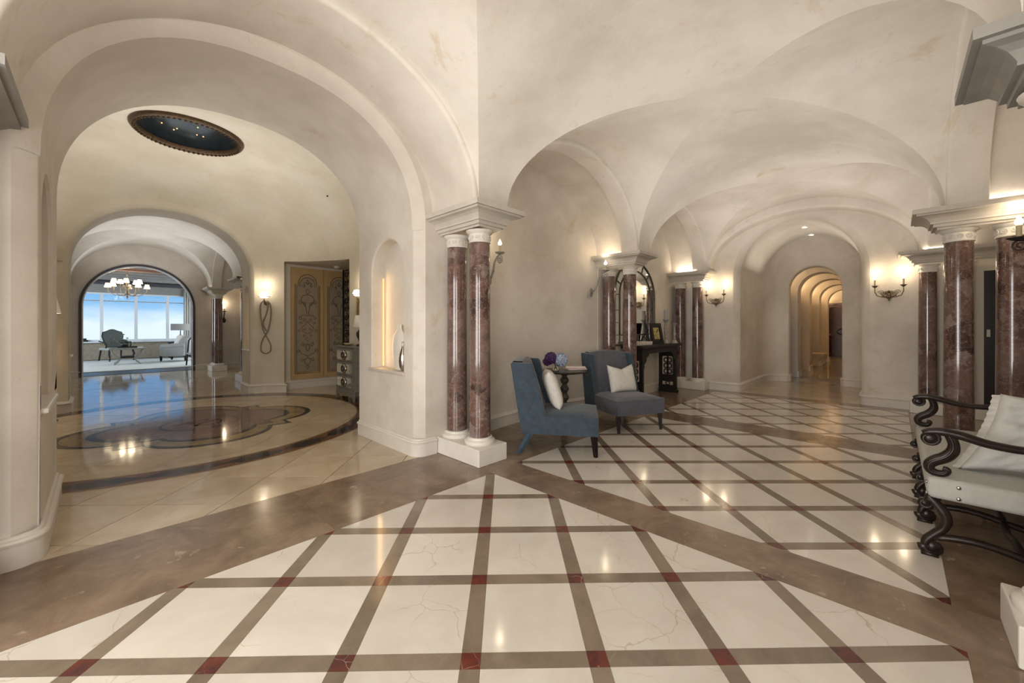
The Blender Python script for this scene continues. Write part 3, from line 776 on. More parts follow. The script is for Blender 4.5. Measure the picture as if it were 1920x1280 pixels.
# right pier: from column wall, round corner, jamb
pa = [(2.76, 3.93)]+[(OX1+.11-.11*sin(pi/2*k/5), 3.93+.11-.11*cos(pi/2*k/5)) for k in range(6)]+[(OX1, 5.38)]
sweep('baseboard_left', pa, BP, side=1)
pa = [(-1.7, 3.93)]+[(OX0-.11+.11*sin(pi/2*k/5), 3.93+.11-.11*cos(pi/2*k/5)) for k in range(6)]+[(OX0, 5.36)]
sweep('baseboard_left', pa, BP, side=-1)
sweep('baseboard_alcove', [(3.0+(6.5-3.0)*k/20, 4.02+.26*max(0, 1-((3.0+3.5*k/20-4.8)/1.75)**2)) for k in range(21)], BP, side=-1)
sweep('baseboard_alcove', [(6.5, 4.02), (10.15, 4.02)], BP, side=-1)
sweep('baseboard_far', [(FX, 4.0), (FX, PC+PH+.12)]+[(FX+.12-.12*cos(pi/2*k/4), PC+PH+.12-.12*sin(pi/2*k/4)) for k in range(1, 5)]+[(12.4, PC+PH)]+[(12.4+.6*sin(pi/2*k/5), PC+.74+.315*cos(pi/2*k/5)) for k in range(1, 6)]+[(13.0, PC+.6)]+[(13.05, PC+.555), (13.25, PC+.555)], BP, side=-1)
sweep('baseboard_far', [(FX, -1.3), (FX, PC-PH-.12)]+[(FX+.12-.12*cos(pi/2*k/4), PC-PH-.12+.12*sin(pi/2*k/4)) for k in range(1, 5)]+[(12.4, PC-PH)]+[(12.4+.6*sin(pi/2*k/5), PC-.74-.315*cos(pi/2*k/5)) for k in range(1, 6)]+[(13.0, PC-.6)]+[(13.05, PC-.555), (13.25, PC-.555)], BP, side=1)
sweep('baseboard_right', [(-4, -1.3), (10.15, -1.3)], BP, side=1)
def arcpts(a, b, n=14): return [(RC[0]+RR*cos(R(a+(b-a)*k/n)), RC[1]+RR*sin(R(a+(b-a)*k/n))) for k in range(n+1)]
sweep('baseboard_rotunda', [(QX1, 11.1), (QX1, 10.41), (QX1+.07, 10.34)]+arcpts(57, 48.5, 5)+[(rx0+.02, 10.42), (4.9, 10.42)], BP, side=-1)
sweep('baseboard_rotunda', arcpts(15.6, -57), BP, side=-1)
sweep('baseboard_rotunda', [(QX0, 11.1), (QX0, 10.41), (QX0-.07, 10.34)]+arcpts(122, 237), BP, side=1)
sweep('baseboard_living', [(3.5, 17.2), (2.19, 17.2)], BP, side=1); sweep('baseboard_living', [(-1.5, 17.2), (-.44, 17.2)], BP, side=-1)

# ------------------------------------------------------------------ COLUMNS
def column_pair(label, cx, ys, wall, sgn, mat_c='stone_cornice', ped=True, off=.225):
    """ys: y of columns; cornice and pedestal reach from the front to the wall"""
    yf = ys[0]-sgn*off; t = thing('column_pair', label, 'column', (cx, ys[0], 0))
    L = Matrix.Translation((-cx, -ys[0], 0))
    y0, y1 = sorted((yf, wall))
    if ped: MB().rbox(cx-.21, cx+.21, y0, y1, .001, .19, .008).build('pedestal', 'stone_white', t, xf=L)
    for y in ys:
        s = MB().lathe([(.122, .24), (.122, .30), (.12, 1.2), (.114, 2.44)], cx, y, 40).build('shaft', 'breccia', t, smooth=True, xf=L)
        MB().lathe([(.12, .19), (.168, .19), (.176, .205), (.172, .225), (.155, .238), (.143, .243), (.14, .262), (.122, .268)], cx, y, 40).build('base_ring', 'stone_white', s, smooth=True, sharp=40, xf=L)
        mb = MB().lathe([(.110, 2.44), (.122, 2.438), (.126, 2.447), (.12, 2.455), (.119, 2.535), (.128, 2.54), (.150, 2.56), (.156, 2.575), (.11, 2.58)], cx, y, 40)
        for k in range(10):  # carved rosettes on the neck band
            a = 2*pi*k/10; c = (cx+.119*cos(a), y+.119*sin(a), 2.495); n = 10
            u = Vector((-sin(a), cos(a), 0)); w = Vector((cos(a), sin(a), 0))
            mb.tube([Vector(c)+w*.003+u*.027*cos(2*pi*j/n)+Vector((0, 0, .027*sin(2*pi*j/n))) for j in range(n)], .0045, 5, closed=True)
            for j in range(4): 
                q = Vector(c)+w*.004+u*.013*cos(pi/4+pi/2*j)+Vector((0, 0, .013*sin(pi/4+pi/2*j)))
                mb.sphere(q, .0085, 6)
        mb.build('carved_capital', 'stone_white', s, smooth=True, sharp=40, weld=False, xf=L)
    # stepped cornice
    pf = [(.0, 2.58), (.0, 2.605), (.03, 2.605), (.03, 2.64), (.055, 2.64), (.055, 2.66), (.065, 2.675), (.085, 2.70), (.12, 2.72), (.165, 2.73), (.165, 2.748), (.195, 2.748), (.195, 2.80), (.0, 2.80)]
    rows = []
    for o, z in pf:
        x0, x1 = cx-.165-o, cx+.165+o; ya = yf-sgn*(o-.05)
        rows.append([(x0, wall, z), (x0, ya, z), (x1, ya, z), (x1, wall, z)])
    MB().grid(rows).build('cornice', mat_c, t, xf=L)
    # uplight on the cornice
    area('cornice_uplight', (cx, (ys[0]+ys[1])/2, 2.83), (R(180), 0, 0), .42, .5, 9, WARM)
    return t
column_pair('pair of red marble columns nearest the camera, left of the blue chairs', 2.98, (3.385, 3.80), 3.93, 1)
column_pair('pair of red marble columns behind the second blue chair, left end of the console', 6.68, (3.47, 3.89), 4.05, 1)
column_pair('pair of red marble columns at the right end of the console, beside the far wall', 9.99, (3.42, 3.83), 4.03, 1)
column_pair('pair of large red marble columns behind the carved settee at right', 6.65, (-.515, -.895), -1.3, -1)
column_pair('single-looking red marble column pair beside the far right candle sconce, behind the large columns', 9.99, (-.415, -.82), -1.3, -1)
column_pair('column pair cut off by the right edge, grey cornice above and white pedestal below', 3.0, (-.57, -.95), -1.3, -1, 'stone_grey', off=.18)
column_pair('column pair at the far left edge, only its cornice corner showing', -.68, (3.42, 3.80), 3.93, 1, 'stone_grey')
# hall column
t = column_pair('red marble column standing by the arch to the living room', 2.74, (16.45, 16.87), 17.2, 1)

column_pair('red marble column pair hidden behind the far niche pier, only its cornice tip showing', 2.78, (12.95, 12.55), 12.2, -1)
# ------------------------------------------------------------------ LIGHT SCONCES
def spiral(cy, cz, r0, r1, a0, turns, n=22):
    return [(0, cy+(r0+(r1-r0)*i/n)*cos(a0+turns*2*pi*i/n), cz+(r0+(r1-r0)*i/n)*sin(a0+turns*2*pi*i/n)) for i in range(n+1)]
FL = [(.0, .0), (.014, .004), (.020, .018), (.019, .034), (.010, .058), (.003, .078), (.0, .08)]
def sconce2(label, loc, rz, arms=2, power=2.9, mat='bronze'):
    """wall candle sconce; local +y points out of the wall, origin at wall plate"""
    t = thing('wall_sconce', label, 'sconce', loc, rz, group='candle wall sconces')
    pt = MB().sphere((0, .012, -.05), .032, 14, (1, .35, 1.6))
    for k in range(7):
        a = R(90)+(k-3)*R(27); c0 = Vector((.030*cos(a), .03, -.06+.030*sin(a))); c1 = Vector((.085*cos(a), .05, -.06+.075*sin(a)))
        pt.tube([c0, (c0+c1)/2+Vector((.006, .01, 0)), c1], [.010, .013, .003], 6)
    pt.build('wall_plate', mat, t, smooth=True, weld=False)
    mb = MB()   # filigree bowl
    mb.lathe([(.004, -.19), (.016, -.175), (.010, -.16), (.03, -.145), (.055, -.12), (.06, -.105), (.03, -.10)], 0, .10, 16)
    for k in range(9):
        a = R(180)*k/8; mb.tube([(.05*cos(a), .10+.03*sin(a), -.125), (.095*cos(a), .10+.05*sin(a), -.095), (.085*cos(a), .10+.05*sin(a), -.06)], [.008, .010, .004], 5)
    mb.tube([(0, .02, -.02), (0, .06, -.08), (0, .11, -.11)], .012, 8)
    for k in range(5):
        a = (k-2)*.45; cx = sin(a)*.10; cz = -.03-abs(a)*.03
        mb.tube([(cx+.026*cos(q), .12, cz+.03*sin(q)) for q in [2*pi*i/12 for i in range(12)]], .006, 6, closed=True)
    mb.build('filigree', mat, t, smooth=True, weld=False)
    for sx in ([-1, 1] if arms == 2 else [0]):
        X = .19*sx
        pts = [(0, .11, -.10), (X*.45, .14, -.12), (X*.85, .15, -.09), (X, .16, -.02), (X, .16, .06)] if sx else [(0, .05, -.06), (0, .12, -.05), (0, .17, .0), (0, .19, .08)]
        ar = MB().tube(pts, [.011, .010, .009, .009, .008], 8)
        if sx:
            sp = spiral(0, 0, .045, .008, 0, 1.4); ar.tube([(X*.55+p[1]*sx, .14, -.035+p[2]) for p in sp], .006, 6)
        arm = ar.build('arm', mat, t, smooth=True, weld=False)
        x_, y_, z_ = pts[-1]
        MB().lathe([(.004, -.01), (.028, .01), (.045, .03), (.048, .036), (.01, .034)], x_, y_, 16, z_).build('drip_cup', mat, arm, smooth=True)
        MB().lathe([(.0, .034), (.013, .034), (.013, .145), (.0, .146)], x_, y_, 12, z_).build('candle', 'candle', arm, smooth=True, sharp=40)
        MB().lathe(FL, x_, y_, 12, z_+.145).build('bulb', 'bulb', arm, smooth=True)
        w = Matrix.Translation(loc) @ Matrix.Rotation(rz, 4, 'Z') @ Vector((x_, y_+.0, z_+.30)); point('candle_light', w, power, (1, .78, .52), .04)
    return t
sconce2('two-candle wall sconce left of the passage arch on the far wall', (FX, 3.03, 2.16), R(90))
sconce2('two-candle wall sconce right of the passage arch on the far wall', (FX, .075, 2.16), R(90))
# single-arm bracket sconces (long S arm)
def bracket(label, loc, rz, power=3.4, mat='grey_metal', reach=.27, h=.30, s=1.0):
    t = thing('wall_sconce', label, 'sconce', loc, rz, group='single candle bracket sconces')
    MB().sphere((0, .012, 0), .065*s, 16, (1, .3, 1.35)).build('wall_plate', mat, t, smooth=True)
    r, hh = reach, h
    mb = MB().tube([(0, .0, 0), (0, .07, .03), (0, r*.45, hh*.35), (0, r*.55, hh*.7), (0, r*.8, hh*.92), (0, r, hh)], [.018, .014, .017, .013, .014, .01], 8)
    mb.tube([(p[0], r*.98+p[1], hh*.78+p[2]) for p in spiral(0, 0, .055, .012, R(70), -1.5)], .009, 6)
    mb.lathe([(.012, -.02), (.024, -.012), (.012, .0)], 0, r*.45, 12, hh*.38)
    arm = mb.build('arm', mat, t, smooth=True, weld=False)
    MB().lathe([(.006, -.01), (.05*s, .008), (.068*s, .022), (.070*s, .028), (.02, .026)], 0, r, 18, hh).build('drip_cup', mat, arm, smooth=True)
    MB().lathe([(.0, .026), (.017*s, .026), (.017*s, .125*s), (.0, .126*s)], 0, r, 14, hh).build('candle', 'candle', arm, smooth=True, sharp=40)
    MB().lathe([(a*1.25*s, b*s) for a, b in FL], 0, r, 14, hh+.125*s).build('bulb', 'bulb', arm, smooth=True)
    w = Matrix.Translation(loc) @ Matrix.Rotation(rz, 4, 'Z') @ Vector((0, r, hh+.32)); point('candle_light', w, power, (1, .78, .52), .04)
    return t
bracket('pale bracket sconce with one candle on the curved wall above the second blue chair', (6.28, 4.05, 2.13), R(187), reach=.30, h=.36)
bracket('bracket sconce half hidden behind the nearest column pair', (3.83, 4.18, 2.16), R(180), reach=.25, h=.34)
bracket('dark iron bracket sconce in front of the right-hand column, cut by the picture edge', (6.25, -1.28, 2.10), R(-4), reach=.40, h=.25, mat='iron', s=1.2, power=2.5)
bracket('small dark iron sconce on the wall behind the column by the living room', (3.02, 17.19, 1.72), R(180), power=2.5, mat='iron', reach=.12, h=.3)

# ------------------------------------------------------------------ BLUE CHAIRS
def slipper_chair(label, loc, rz, velvet_seat):
    t = thing('slipper_chair', label, 'chair', loc, rz, group='blue velvet slipper chairs')
    YZ = Matrix(((0, 0, 1, 0), (1, 0, 0, 0), (0, 1, 0, 0), (0, 0, 0, 1)))   # prism (y,z) extruded along x
    side = [(.03, .245), (.35, .245), (.325, .42), (.165, 1.045), (.14, 1.07), (-.085, 1.075), (-.10, 1.06)]
    for x0, x1 in ((-.41, -.335), (.335, .41)):
        MB().prism(side, x0, x1, YZ).build('wing', 'velvet_blue', t, bevel=.012)
    bk = [(.04, .26), (.22, .40), (.245, .47), (.055, 1.05), (.03, 1.085), (-.075, 1.09), (-.095, 1.07)]
    mb = MB(); rows = []
    for i in range(13):
        x = -.335+.67*i/12; cr = .028*(1-(x/.335)**2); rows.append([(x, y+(cr*.5 if y > .1 else 0), z+(cr if z > 1 else 0)) for y, z in bk])
    mb.grid(rows, closed_u=True); mb.build('backrest', 'velvet_grey', t, smooth=True, sharp=50)
    # seat: crowned block
    mb = MB(); rows = []
    for i in range(17):
        u = -1+2*i/16; row = []
        for j in range(17):
            v = -1+2*j/16
            x = .405*u; y = .56+.355*v
            z = .455+.045*(1-abs(u)**4)*(1-abs(v)**4)**.8
            row.append((x*(1-.02*abs(v)**8), y, z))
        rows.append(row)
    mb.grid(rows)
    for edge in ([r[0] for r in rows], [r[-1] for r in rows], rows[0], rows[-1]):
        mb.grid([edge, [(x*1.004, .56+(y-.56)*1.004, z-.04) for x, y, z in edge], [(x, y, .245) for x, y, z in edge]])
    mb.grid([[(-.405, .205, .245), (.405, .205, .245)], [(-.405, .915, .245), (.405, .915, .245)]])
    mb.build('seat', velvet_seat, t, smooth=True, sharp=60, bevel=.0)
    for sx in (-1, 1):
        MB().tube([(sx*.355, .865, .25), (sx*.36, .885, .0)], [.042, .026], 4, flat=1).build('leg', 'wood_dark' if velvet_seat == 'velvet_grey' else 'wood_dark', t)
        MB().tube([(sx*.355, .13, .25), (sx*.358, .06, .12), (sx*.36, -.01, .0)], [.042, .035, .028], 4).build('leg', 'wood_blueleg', t, smooth=False)
    return t
ch1 = slipper_chair('blue velvet slipper chair seen from its side, nearest the columns, cream pillow tucked in', (3.74, 3.40, 0), R(-146.1), 'velvet_blue')
ch2 = slipper_chair('grey-blue velvet slipper chair facing the camera, holding a pointed cream cushion', (5.75, 3.41, 0), R(153.4), 'velvet_grey')
def cushion(name, label, w, h, th, mat, M4, chop=0, cat='cushion', wr=0, ear=.04, group=None, n=18):
    mb = MB(); rnd = random.Random(len(label))
    for s_ in (1, -1):
        rows = []
        for i in range(n+1):
            u = -1+2*i/n; row = []
            for j in range(n+1):
                v = -1+2*j/n
                pin = 1-ear*2*(1-abs(v)**2)*abs(u)**4; pin2 = 1-ear*2*(1-abs(u)**2)*abs(v)**4
                x = w/2*u*pin; z = h/2*v*pin2
                if v > 0: z -= chop*(1-abs(u)**.9)*v**1.5
                d = th/2*((1-u**4)*(1-v**4))**.55
                d += (wr*sin(9*u+5*v+2*sin(4*v))+wr*.7*sin(17*v-6*u+2*sin(7*u)))*((1-u**6)*(1-v**6))**.5
                if chop: d *= 1-.35*max(0, 1-abs(u)*3)*max(0, v)
                row.append((x, s_*d, z))
            rows.append(row)
        mb.grid(rows, flip=(s_ < 0))
    o = mb.build(name, mat, smooth=True, xf=Matrix.Translation(-M4.translation) @ M4); o.location = M4.translation
    return tag(o, label, cat, group)
def place(base_loc, rz, local, tilt, yaw=0, roll=0):
    return Matrix.Translation(base_loc) @ Matrix.Rotation(rz, 4, 'Z') @ Matrix.Translation(local) @ Matrix.Rotation(yaw, 4, 'Z') @ Matrix.Rotation(tilt, 4, 'X') @ Matrix.Rotation(roll, 4, 'Y')
cushion('throw_pillow', 'cream patterned cushion with pointed ears on the grey-blue chair facing the camera', .50, .44, .17, 'pillow_cream', place((5.75, 3.41, 0), R(153.4), (-.03, .40, .70), R(15), R(5)), chop=.07)
cushion('throw_pillow', 'cream cushion with tan back standing in the side-on blue chair', .48, .48, .18, 'pillow_cream', place((3.74, 3.40, 0), R(-146.1), (-.02, .36, .72), R(18), R(10)), ear=.02)

# ------------------------------------------------------------------ side table, flowers, magazines
TX, TY = 4.90, 3.62
t = thing('side_table', 'round dark wooden pedestal side table between the two blue chairs', 'table', (TX, TY, 0))
MB().lathe([(.0, .80), (.29, .80), (.325, .812), (.335, .828), (.33, .842), (.0, .846)], n=40).build('tabletop', 'wood_table', t, smooth=True, sharp=40)
pf = [(.0, .80), (.075, .80), (.06, .77), (.035, .745)]
for k in range(4):
    z = .73-k*.13; pf += [(.045, z), (.065, z-.03), (.068, z-.05), (.055, z-.08), (.034, z-.11)]
pf += [(.06, .17), (.08, .13), (.0, .12)]
MB().lathe(pf, n=20).build('pedestal', 'wood_table', t, smooth=True)
MB().lathe([(.0, .12), (.11, .12), (.14, .10), (.2, .06), (.22, .03), (.22, .0), (.0, .0)], n=30).build('foot', 'wood_table', t, smooth=True, sharp=40)
vx, vy = 4.68, 3.62
t = thing('flower_vase', 'small clear glass vase of purple and pale blue hydrangeas on the round side table', 'vase', (vx, vy, .847))
MB().lathe([(.0, .003), (.045, .003), (.05, .01), (.052, .09), (.049, .09), (.047, .012), (.0, .010)], n=20).build('glass_body', 'glass', t, smooth=True, sharp=40)
mb = MB()
for k in range(7):
    a = k*.9; mb.tube([(.03*cos(a), .03*sin(a), .012), (-.02*cos(a), -.02*sin(a), .10), (.05*cos(a+2.5), .05*sin(a+2.5), .17)], .0035, 5)
mb.build('stems', 'stem_green', t, weld=False)
def bloom(name, c, r, mat, seed, n=46):
    rnd = random.Random(seed); mb = MB(); mb.sphere(c, r*.72, 10)
    for i in range(n):
        z = 1-2*(i+.5)/n; a = i*2.39996; s_ = sqrt(1-z*z); d = Vector((s_*cos(a), s_*sin(a), z)); p = Vector(c)+d*r*rnd.uniform(.8, 1)
        q = d.to_track_quat('Z', 'Y').to_matrix().to_4x4()
        for k in range(4):
            b = k*pi/2+rnd.random()*.3; w = .36*r
            pts = [(0, 0, 0), (w*cos(b-.55), w*sin(b-.55), .1*w), (w*1.35*cos(b), w*1.35*sin(b), .35*w), (w*cos(b+.55), w*sin(b+.55), .1*w)]
            vs = [mb.bm.verts.new(Matrix.Translation(p) @ q @ Vector(x)) for x in pts]; mb.bm.faces.new(vs)
    return mb.build(name, mat, t, weld=False)
ox, oy = .6947, -.7193
bloom('purple_bloom', (-.07*ox, -.07*oy, .185), .085, 'purple', 1); bloom('purple_bloom', (-.12*ox+.03, -.12*oy+.03, .13), .06, 'purple', 3)
bloom('blue_bloom', (.075*ox, .075*oy, .155), .095, 'petal_blue', 2)
for k, (mt_, a) in enumerate((('paper', 14), ('paper_pink', 3), ('paper', -9))):
    z = .8475+k*.0125
    o = MB().rbox(-.15, .15, -.11, .11, 0, .011, .003).build('magazine', mt_); o.location = (5.03+.01*k, 3.52, z); o.rotation_euler = (0, 0, R(-44+a))
    tag(o, ['bottom magazine of the stack on the round side table', 'middle pinkish magazine of the stack on the side table', 'top white magazine of the stack on the side table'][k], 'magazine', 'magazines on the side table')

# ------------------------------------------------------------------ CONSOLE
CX0, CX1, CYF, CYB, CZ = 7.42, 9.08, 3.57, 3.97, 1.12
t = thing('console_table', 'long dark carved wooden console table against the alcove wall under the mirror', 'console table', (8.1, 3.8, 0))
L = Matrix.Translation((-8.1, -3.8, 0))
MB().rbox(CX0-.16, CX1+.2, CYF-.06, CYB+.0, CZ-.055, CZ, .008).build('top', 'wood_console', t, xf=L)
MB().box(CX0-.02, CX1+.02, CYF, CYF+.03, CZ-.17, CZ-.055).build('apron', 'wood_console', t, xf=L)
MB().box(CX0-.02, CX1+.02, CYB-.03, CYB, CZ-.17, CZ-.055).build('apron', 'wood_console', t, xf=L)
for x in (CX0, CX1):    # pierced end panels
    mb = MB(); xa, xb = x-.025, x+.025
    mb.box(xa, xb, CYF, CYF+.07, .06, CZ-.055).box(xa, xb, CYB-.07, CYB, .06, CZ-.055)
    mb.box(xa, xb, CYF+.07, CYB-.07, .06, .16).box(xa, xb, CYF+.07, CYB-.07, .24, .40).box(xa, xb, CYF+.07, CYB-.07, CZ-.30, CZ-.055)
    yc = (CYF+CYB)/2
    for zz in (.47, .60, .73):
        for s_ in (-1, 1):
            mb.tube([(x, yc+s_*.045+.042*cos(2*pi*k/12), zz+.05*sin(2*pi*k/12)) for k in range(12)], .014, 6, closed=True)
    mb.tube([(x, yc+.045*cos(2*pi*k/12), .20+.04*sin(2*pi*k/12)) for k in range(12)], .012, 6, closed=True)
    mb.box(xa, xb, yc-.012, yc+.012, .4, .84)
    mb.build('end_panel', 'wood_console', t, weld=False, xf=L)
    MB().rbox(x-.05, x+.05, CYF-.03, CYB+.0, .001, .06, .01).build('foot', 'wood_console', t, xf=L)
for sx, x in ((1, CX0), (-1, CX1)):    # carved brackets under the apron at the front
    B = []
    for k in range(12):
        q = k/11; B.append((x+sx*(.03+.24*(1-q)**1.6+.02*sin(q*18)), CZ-.17-.34*q))
    poly = [(x+sx*.02, CZ-.17)]+B+[(x+sx*.02, CZ-.51)]
    XZ = Matrix(((1, 0, 0, 0), (0, 0, 1, 0), (0, 1, 0, 0), (0, 0, 0, 1)))
    MB().prism(poly, CYF, CYF+.03, XZ).build('bracket', 'wood_console', t, weld=False, xf=L)
    MB().box(x-.035, x+.035, CYF-.002, CYF+.06, .06, CZ-.06).build('leg', 'wood_console', t, xf=L)
# mirror
MC, MH, MZ0, MZS, MR = 7.98, .90, 1.13, 2.15, .74
t = thing('arched_mirror', 'large arched mirror with paned border leaning on the alcove wall above the console', 'mirror', (MC, 3.98, MZ0))
L = Matrix.Translation((-MC, -3.98, -MZ0)); F = P3('-Y', 4.015)
co = curve(MC, MH, MZS, MR, MZ0, n=28); ci = curve(MC, MH-.2, MZS, MR-.2, MZ0+.2, n=28)
mb = MB(); loft(mb, F, [(co, .012), ([(MC, z) for u, z in co], .012)]); mb.build('mirror_glass', 'mirror', t, xf=L)
mb = MB().tube([F(u, .02, z) for u, z in co+[co[0]]], .018, 6); mb.build('outer_frame', 'bronze_grey', t, smooth=True, xf=L)
mb = MB().tube([F(u, .02, z) for u, z in ci+[ci[0]]], .013, 6); mb.build('inner_frame', 'bronze_grey', t, smooth=True, xf=L)
def bar3(a, b): MB().tube([F(a[0], .02, a[1]), F(b[0], .02, b[1])], .009, 6).build('glazing_bar', 'bronze_grey', t, xf=L)
for k in range(1, 8):
    a = pi*k/8; bar3((MC+(MH-.2)*cos(a), MZS+(MR-.2)*sin(a)), (MC+MH*cos(a), MZS+MR*sin(a)))
for z in (MZ0+.2, MZ0+.45, MZ0+.7, MZS):
    bar3((MC-MH, z), (MC-MH+.2, z)); bar3((MC+MH, z), (MC+MH-.2, z))
for k in range(8):
    x = MC-.7+1.4*k/7; bar3((x, MZ0), (x, MZ0+.2))
# things on the console
def frame(label, loc, rz, w, h, tilt, mat='iron_black', art='art_yellow'):
    t = thing('picture_frame', label, 'picture frame', loc, rz)
    X = Matrix.Rotation(R(tilt), 4, 'X')
    b = .07
    MB().box(-w/2, w/2, -.02, .0, 0, b).box(-w/2, w/2, -.02, 0, h-b, h).box(-w/2, -w/2+b, -.02, 0, b, h-b).box(w/2-b, w/2, -.02, 0, b, h-b).build('frame', mat, t, xf=X)
    MB().box(-w/2+.02, w/2-.02, -.004, .004, .02, h-.02).build('mat_board', 'door_dark', t, xf=X)
    MB().box(-w/4, w/4, -.010, -.003, h*.24, h*.78).build('picture', art, t, xf=X)
    MB().tube([(0, .0, h*.7), (0, h*.42, .02)], .01, 4).build('easel_strut', mat, t)
    return t
frame('black photo frame with a small yellow picture standing on the console', (8.40, 3.70, CZ), R(-18), .34, .46, -12)
frame('second black frame behind the yellow picture on the console', (8.24, 3.84, CZ), R(18), .30, .46, -10, art='door_dark')
MB_ = MB().rbox(-.28, .28, -.12, .12, 0, .07, .006)
o = MB_.build('white_box', 'stone_white'); o.location = (7.72, 3.76, CZ+.001); tag(o, 'low white box lying on the console beneath the mirror', 'box')
def candlestick(label, loc, h, ch, cm):
    t = thing('candlestick', label, 'candlestick', loc, group='turned candlesticks on the console')
    k = h/.5
    p = [(.0, 0), (.085, 0), (.085, .015), (.06, .04), (.035, .08), (.025, .10), (.04, .115), (.03, .13), (.02, .17), (.034, .21), (.038, .25), (.022, .29), (.034, .31), (.02, .34), (.03, .38), (.022, .42), (.034, .44), (.05, .47), (.066, .485), (.066, .5), (.0, .5)]
    MB().lathe([(r_, z*k) for r_, z in p], n=20).build('stick', 'grey_metal', t, smooth=True, sharp=60)
    MB().lathe([(.0, h), (.04, h), (.04, h+ch), (.0, h+ch-.005)], n=18).build('candle', cm, t, smooth=True, sharp=40)
candlestick('tall turned grey candlestick with a pale grey candle on the console', (8.90, 3.74, CZ), .54, .21, 'candle_grey')
candlestick('shorter turned candlestick with a dark violet candle at the console end', (9.14, 3.64, CZ), .46, .19, 'candle_violet')
o = MB().lathe([(.0, .24), (.006, .23), (.06, .03), (.07, .0), (.0, .0)], n=4).build('glass_obelisk', 'grey_metal'); o.location = (8.93, 3.78, 1.0)
bpy.data.objects.remove(o)

# ------------------------------------------------------------------ SETTEE (right)
t = thing('carved_settee', 'linen settee with dark carved scroll arms and legs at the right edge', 'settee', (4.68, -.5, 0))
L = Matrix.Translation((-4.68, .5, 0))
SX0, SX1, SYF, SYB = 3.74, 5.66, -.17, -.98
MB().rbox(SX0, SX1, SYB, SYF+.02, .385, .525, .035, 4).build('seat', 'linen', t, smooth=True, sharp=50, xf=L)
MB().rbox(SX0+.02, SX1-.02, SYB-.06, SYB+.06, .40, 1.15, .04, 3).build('backrest', 'linen', t, smooth=True, sharp=50, xf=L)
mb = MB()
for y in (-.29,):
    for z in (.415, .485): mb.sphere((SX0-.001, y, z), .012, 10, (.5, 1, 1))
for y in (-.185,):
    for z in (.415, .485): mb.sphere((SX0+.02, SYF+.02, z), .013, 10, (1, .5, 1))
mb.build('nailhead', 'silver', t, weld=False, smooth=True, xf=L)
def scroll_leg(x, yf, sg, nm='leg'):
    P = [(0, .39), (-.03, .355), (-.07, .30), (-.085, .25), (-.07, .19), (-.03, .14), (.0, .10), (.012, .065)]
    sp = [(.0+(-.022)+.045*(1-k/14*.8)*cos(R(10)-k/14*2*pi*1.25), .055+.045*(1-k/14*.8)*sin(R(10)-k/14*2*pi*1.25)) for k in range(15)]
    mb = MB()
    pts = [(x, yf+sg*a, b) for a, b in P]; mb.tube(*catmull(pts, [.022, .028, .032, .031, .026, .024, .024, .022]), 10)
    mb.tube(*catmull([(p[0]+.012, p[1]+sg*.006, p[2]) for p in pts], [.012, .02, .027, .026, .02, .018, .018, .014]), 8)
    mb.tube([(x, yf+sg*a, b) for a, b in sp], [.014-.006*k/14 for k in range(15)], 8, flat=2.0)
    DX = Matrix.Translation((x, yf-sg*.022, .055)) @ Matrix.Rotation(R(90), 4, 'Y'); mb.lathe([(0, -.012), (.037, -.012), (.037, .012), (0, .012)], n=20, mat4=DX)
    # upper outward scroll
    up = [(x, yf+sg*(.012+.04*(1-k/12*.8)*cos(R(100)+k/12*2*pi*1.2)), .335+.04*(1-k/12*.8)*sin(R(100)+k/12*2*pi*1.2)) for k in range(13)]
    mb.tube(up, [.013-.006*k/12 for k in range(13)], 7, flat=2.0)
    DX = Matrix.Translation((x, yf+sg*.012, .335)) @ Matrix.Rotation(R(90), 4, 'Y'); mb.lathe([(0, -.011), (.033, -.011), (.033, .011), (0, .011)], n=20, mat4=DX)
    mb.box(x-.03, x+.03, yf-.05, yf+.03, .001, .02)
    return mb.build(nm, 'wood_walnut', t, smooth=True, weld=False, xf=L)
for x in (3.79, 4.41, 5.0, 5.6): scroll_leg(x, -.155, 1)
for x in (3.79, 4.41, 5.0, 5.6): scroll_leg(x, -.94, -1)
def wave(p, q, n=14, amp=.03): 
    p, q = Vector(p), Vector(q); return [p.lerp(q, k/n)+Vector((0, 0, amp*sin(k/n*2*pi)*(1 if k else 1))) for k in range(n+1)]
for x in (3.79, 4.41, 5.0, 5.6): MB().tube(wave((x, -.18, .12), (x, -.92, .12)), .022, 7).build('stretcher', 'wood_walnut', t, smooth=True, xf=L)
for a, b in ((3.79, 4.41), (4.41, 5.0), (5.0, 5.6)): MB().tube(wave((a, -.55, .12), (b, -.55, .12), amp=.02), .02, 7).build('stretcher', 'wood_walnut', t, smooth=True, xf=L)
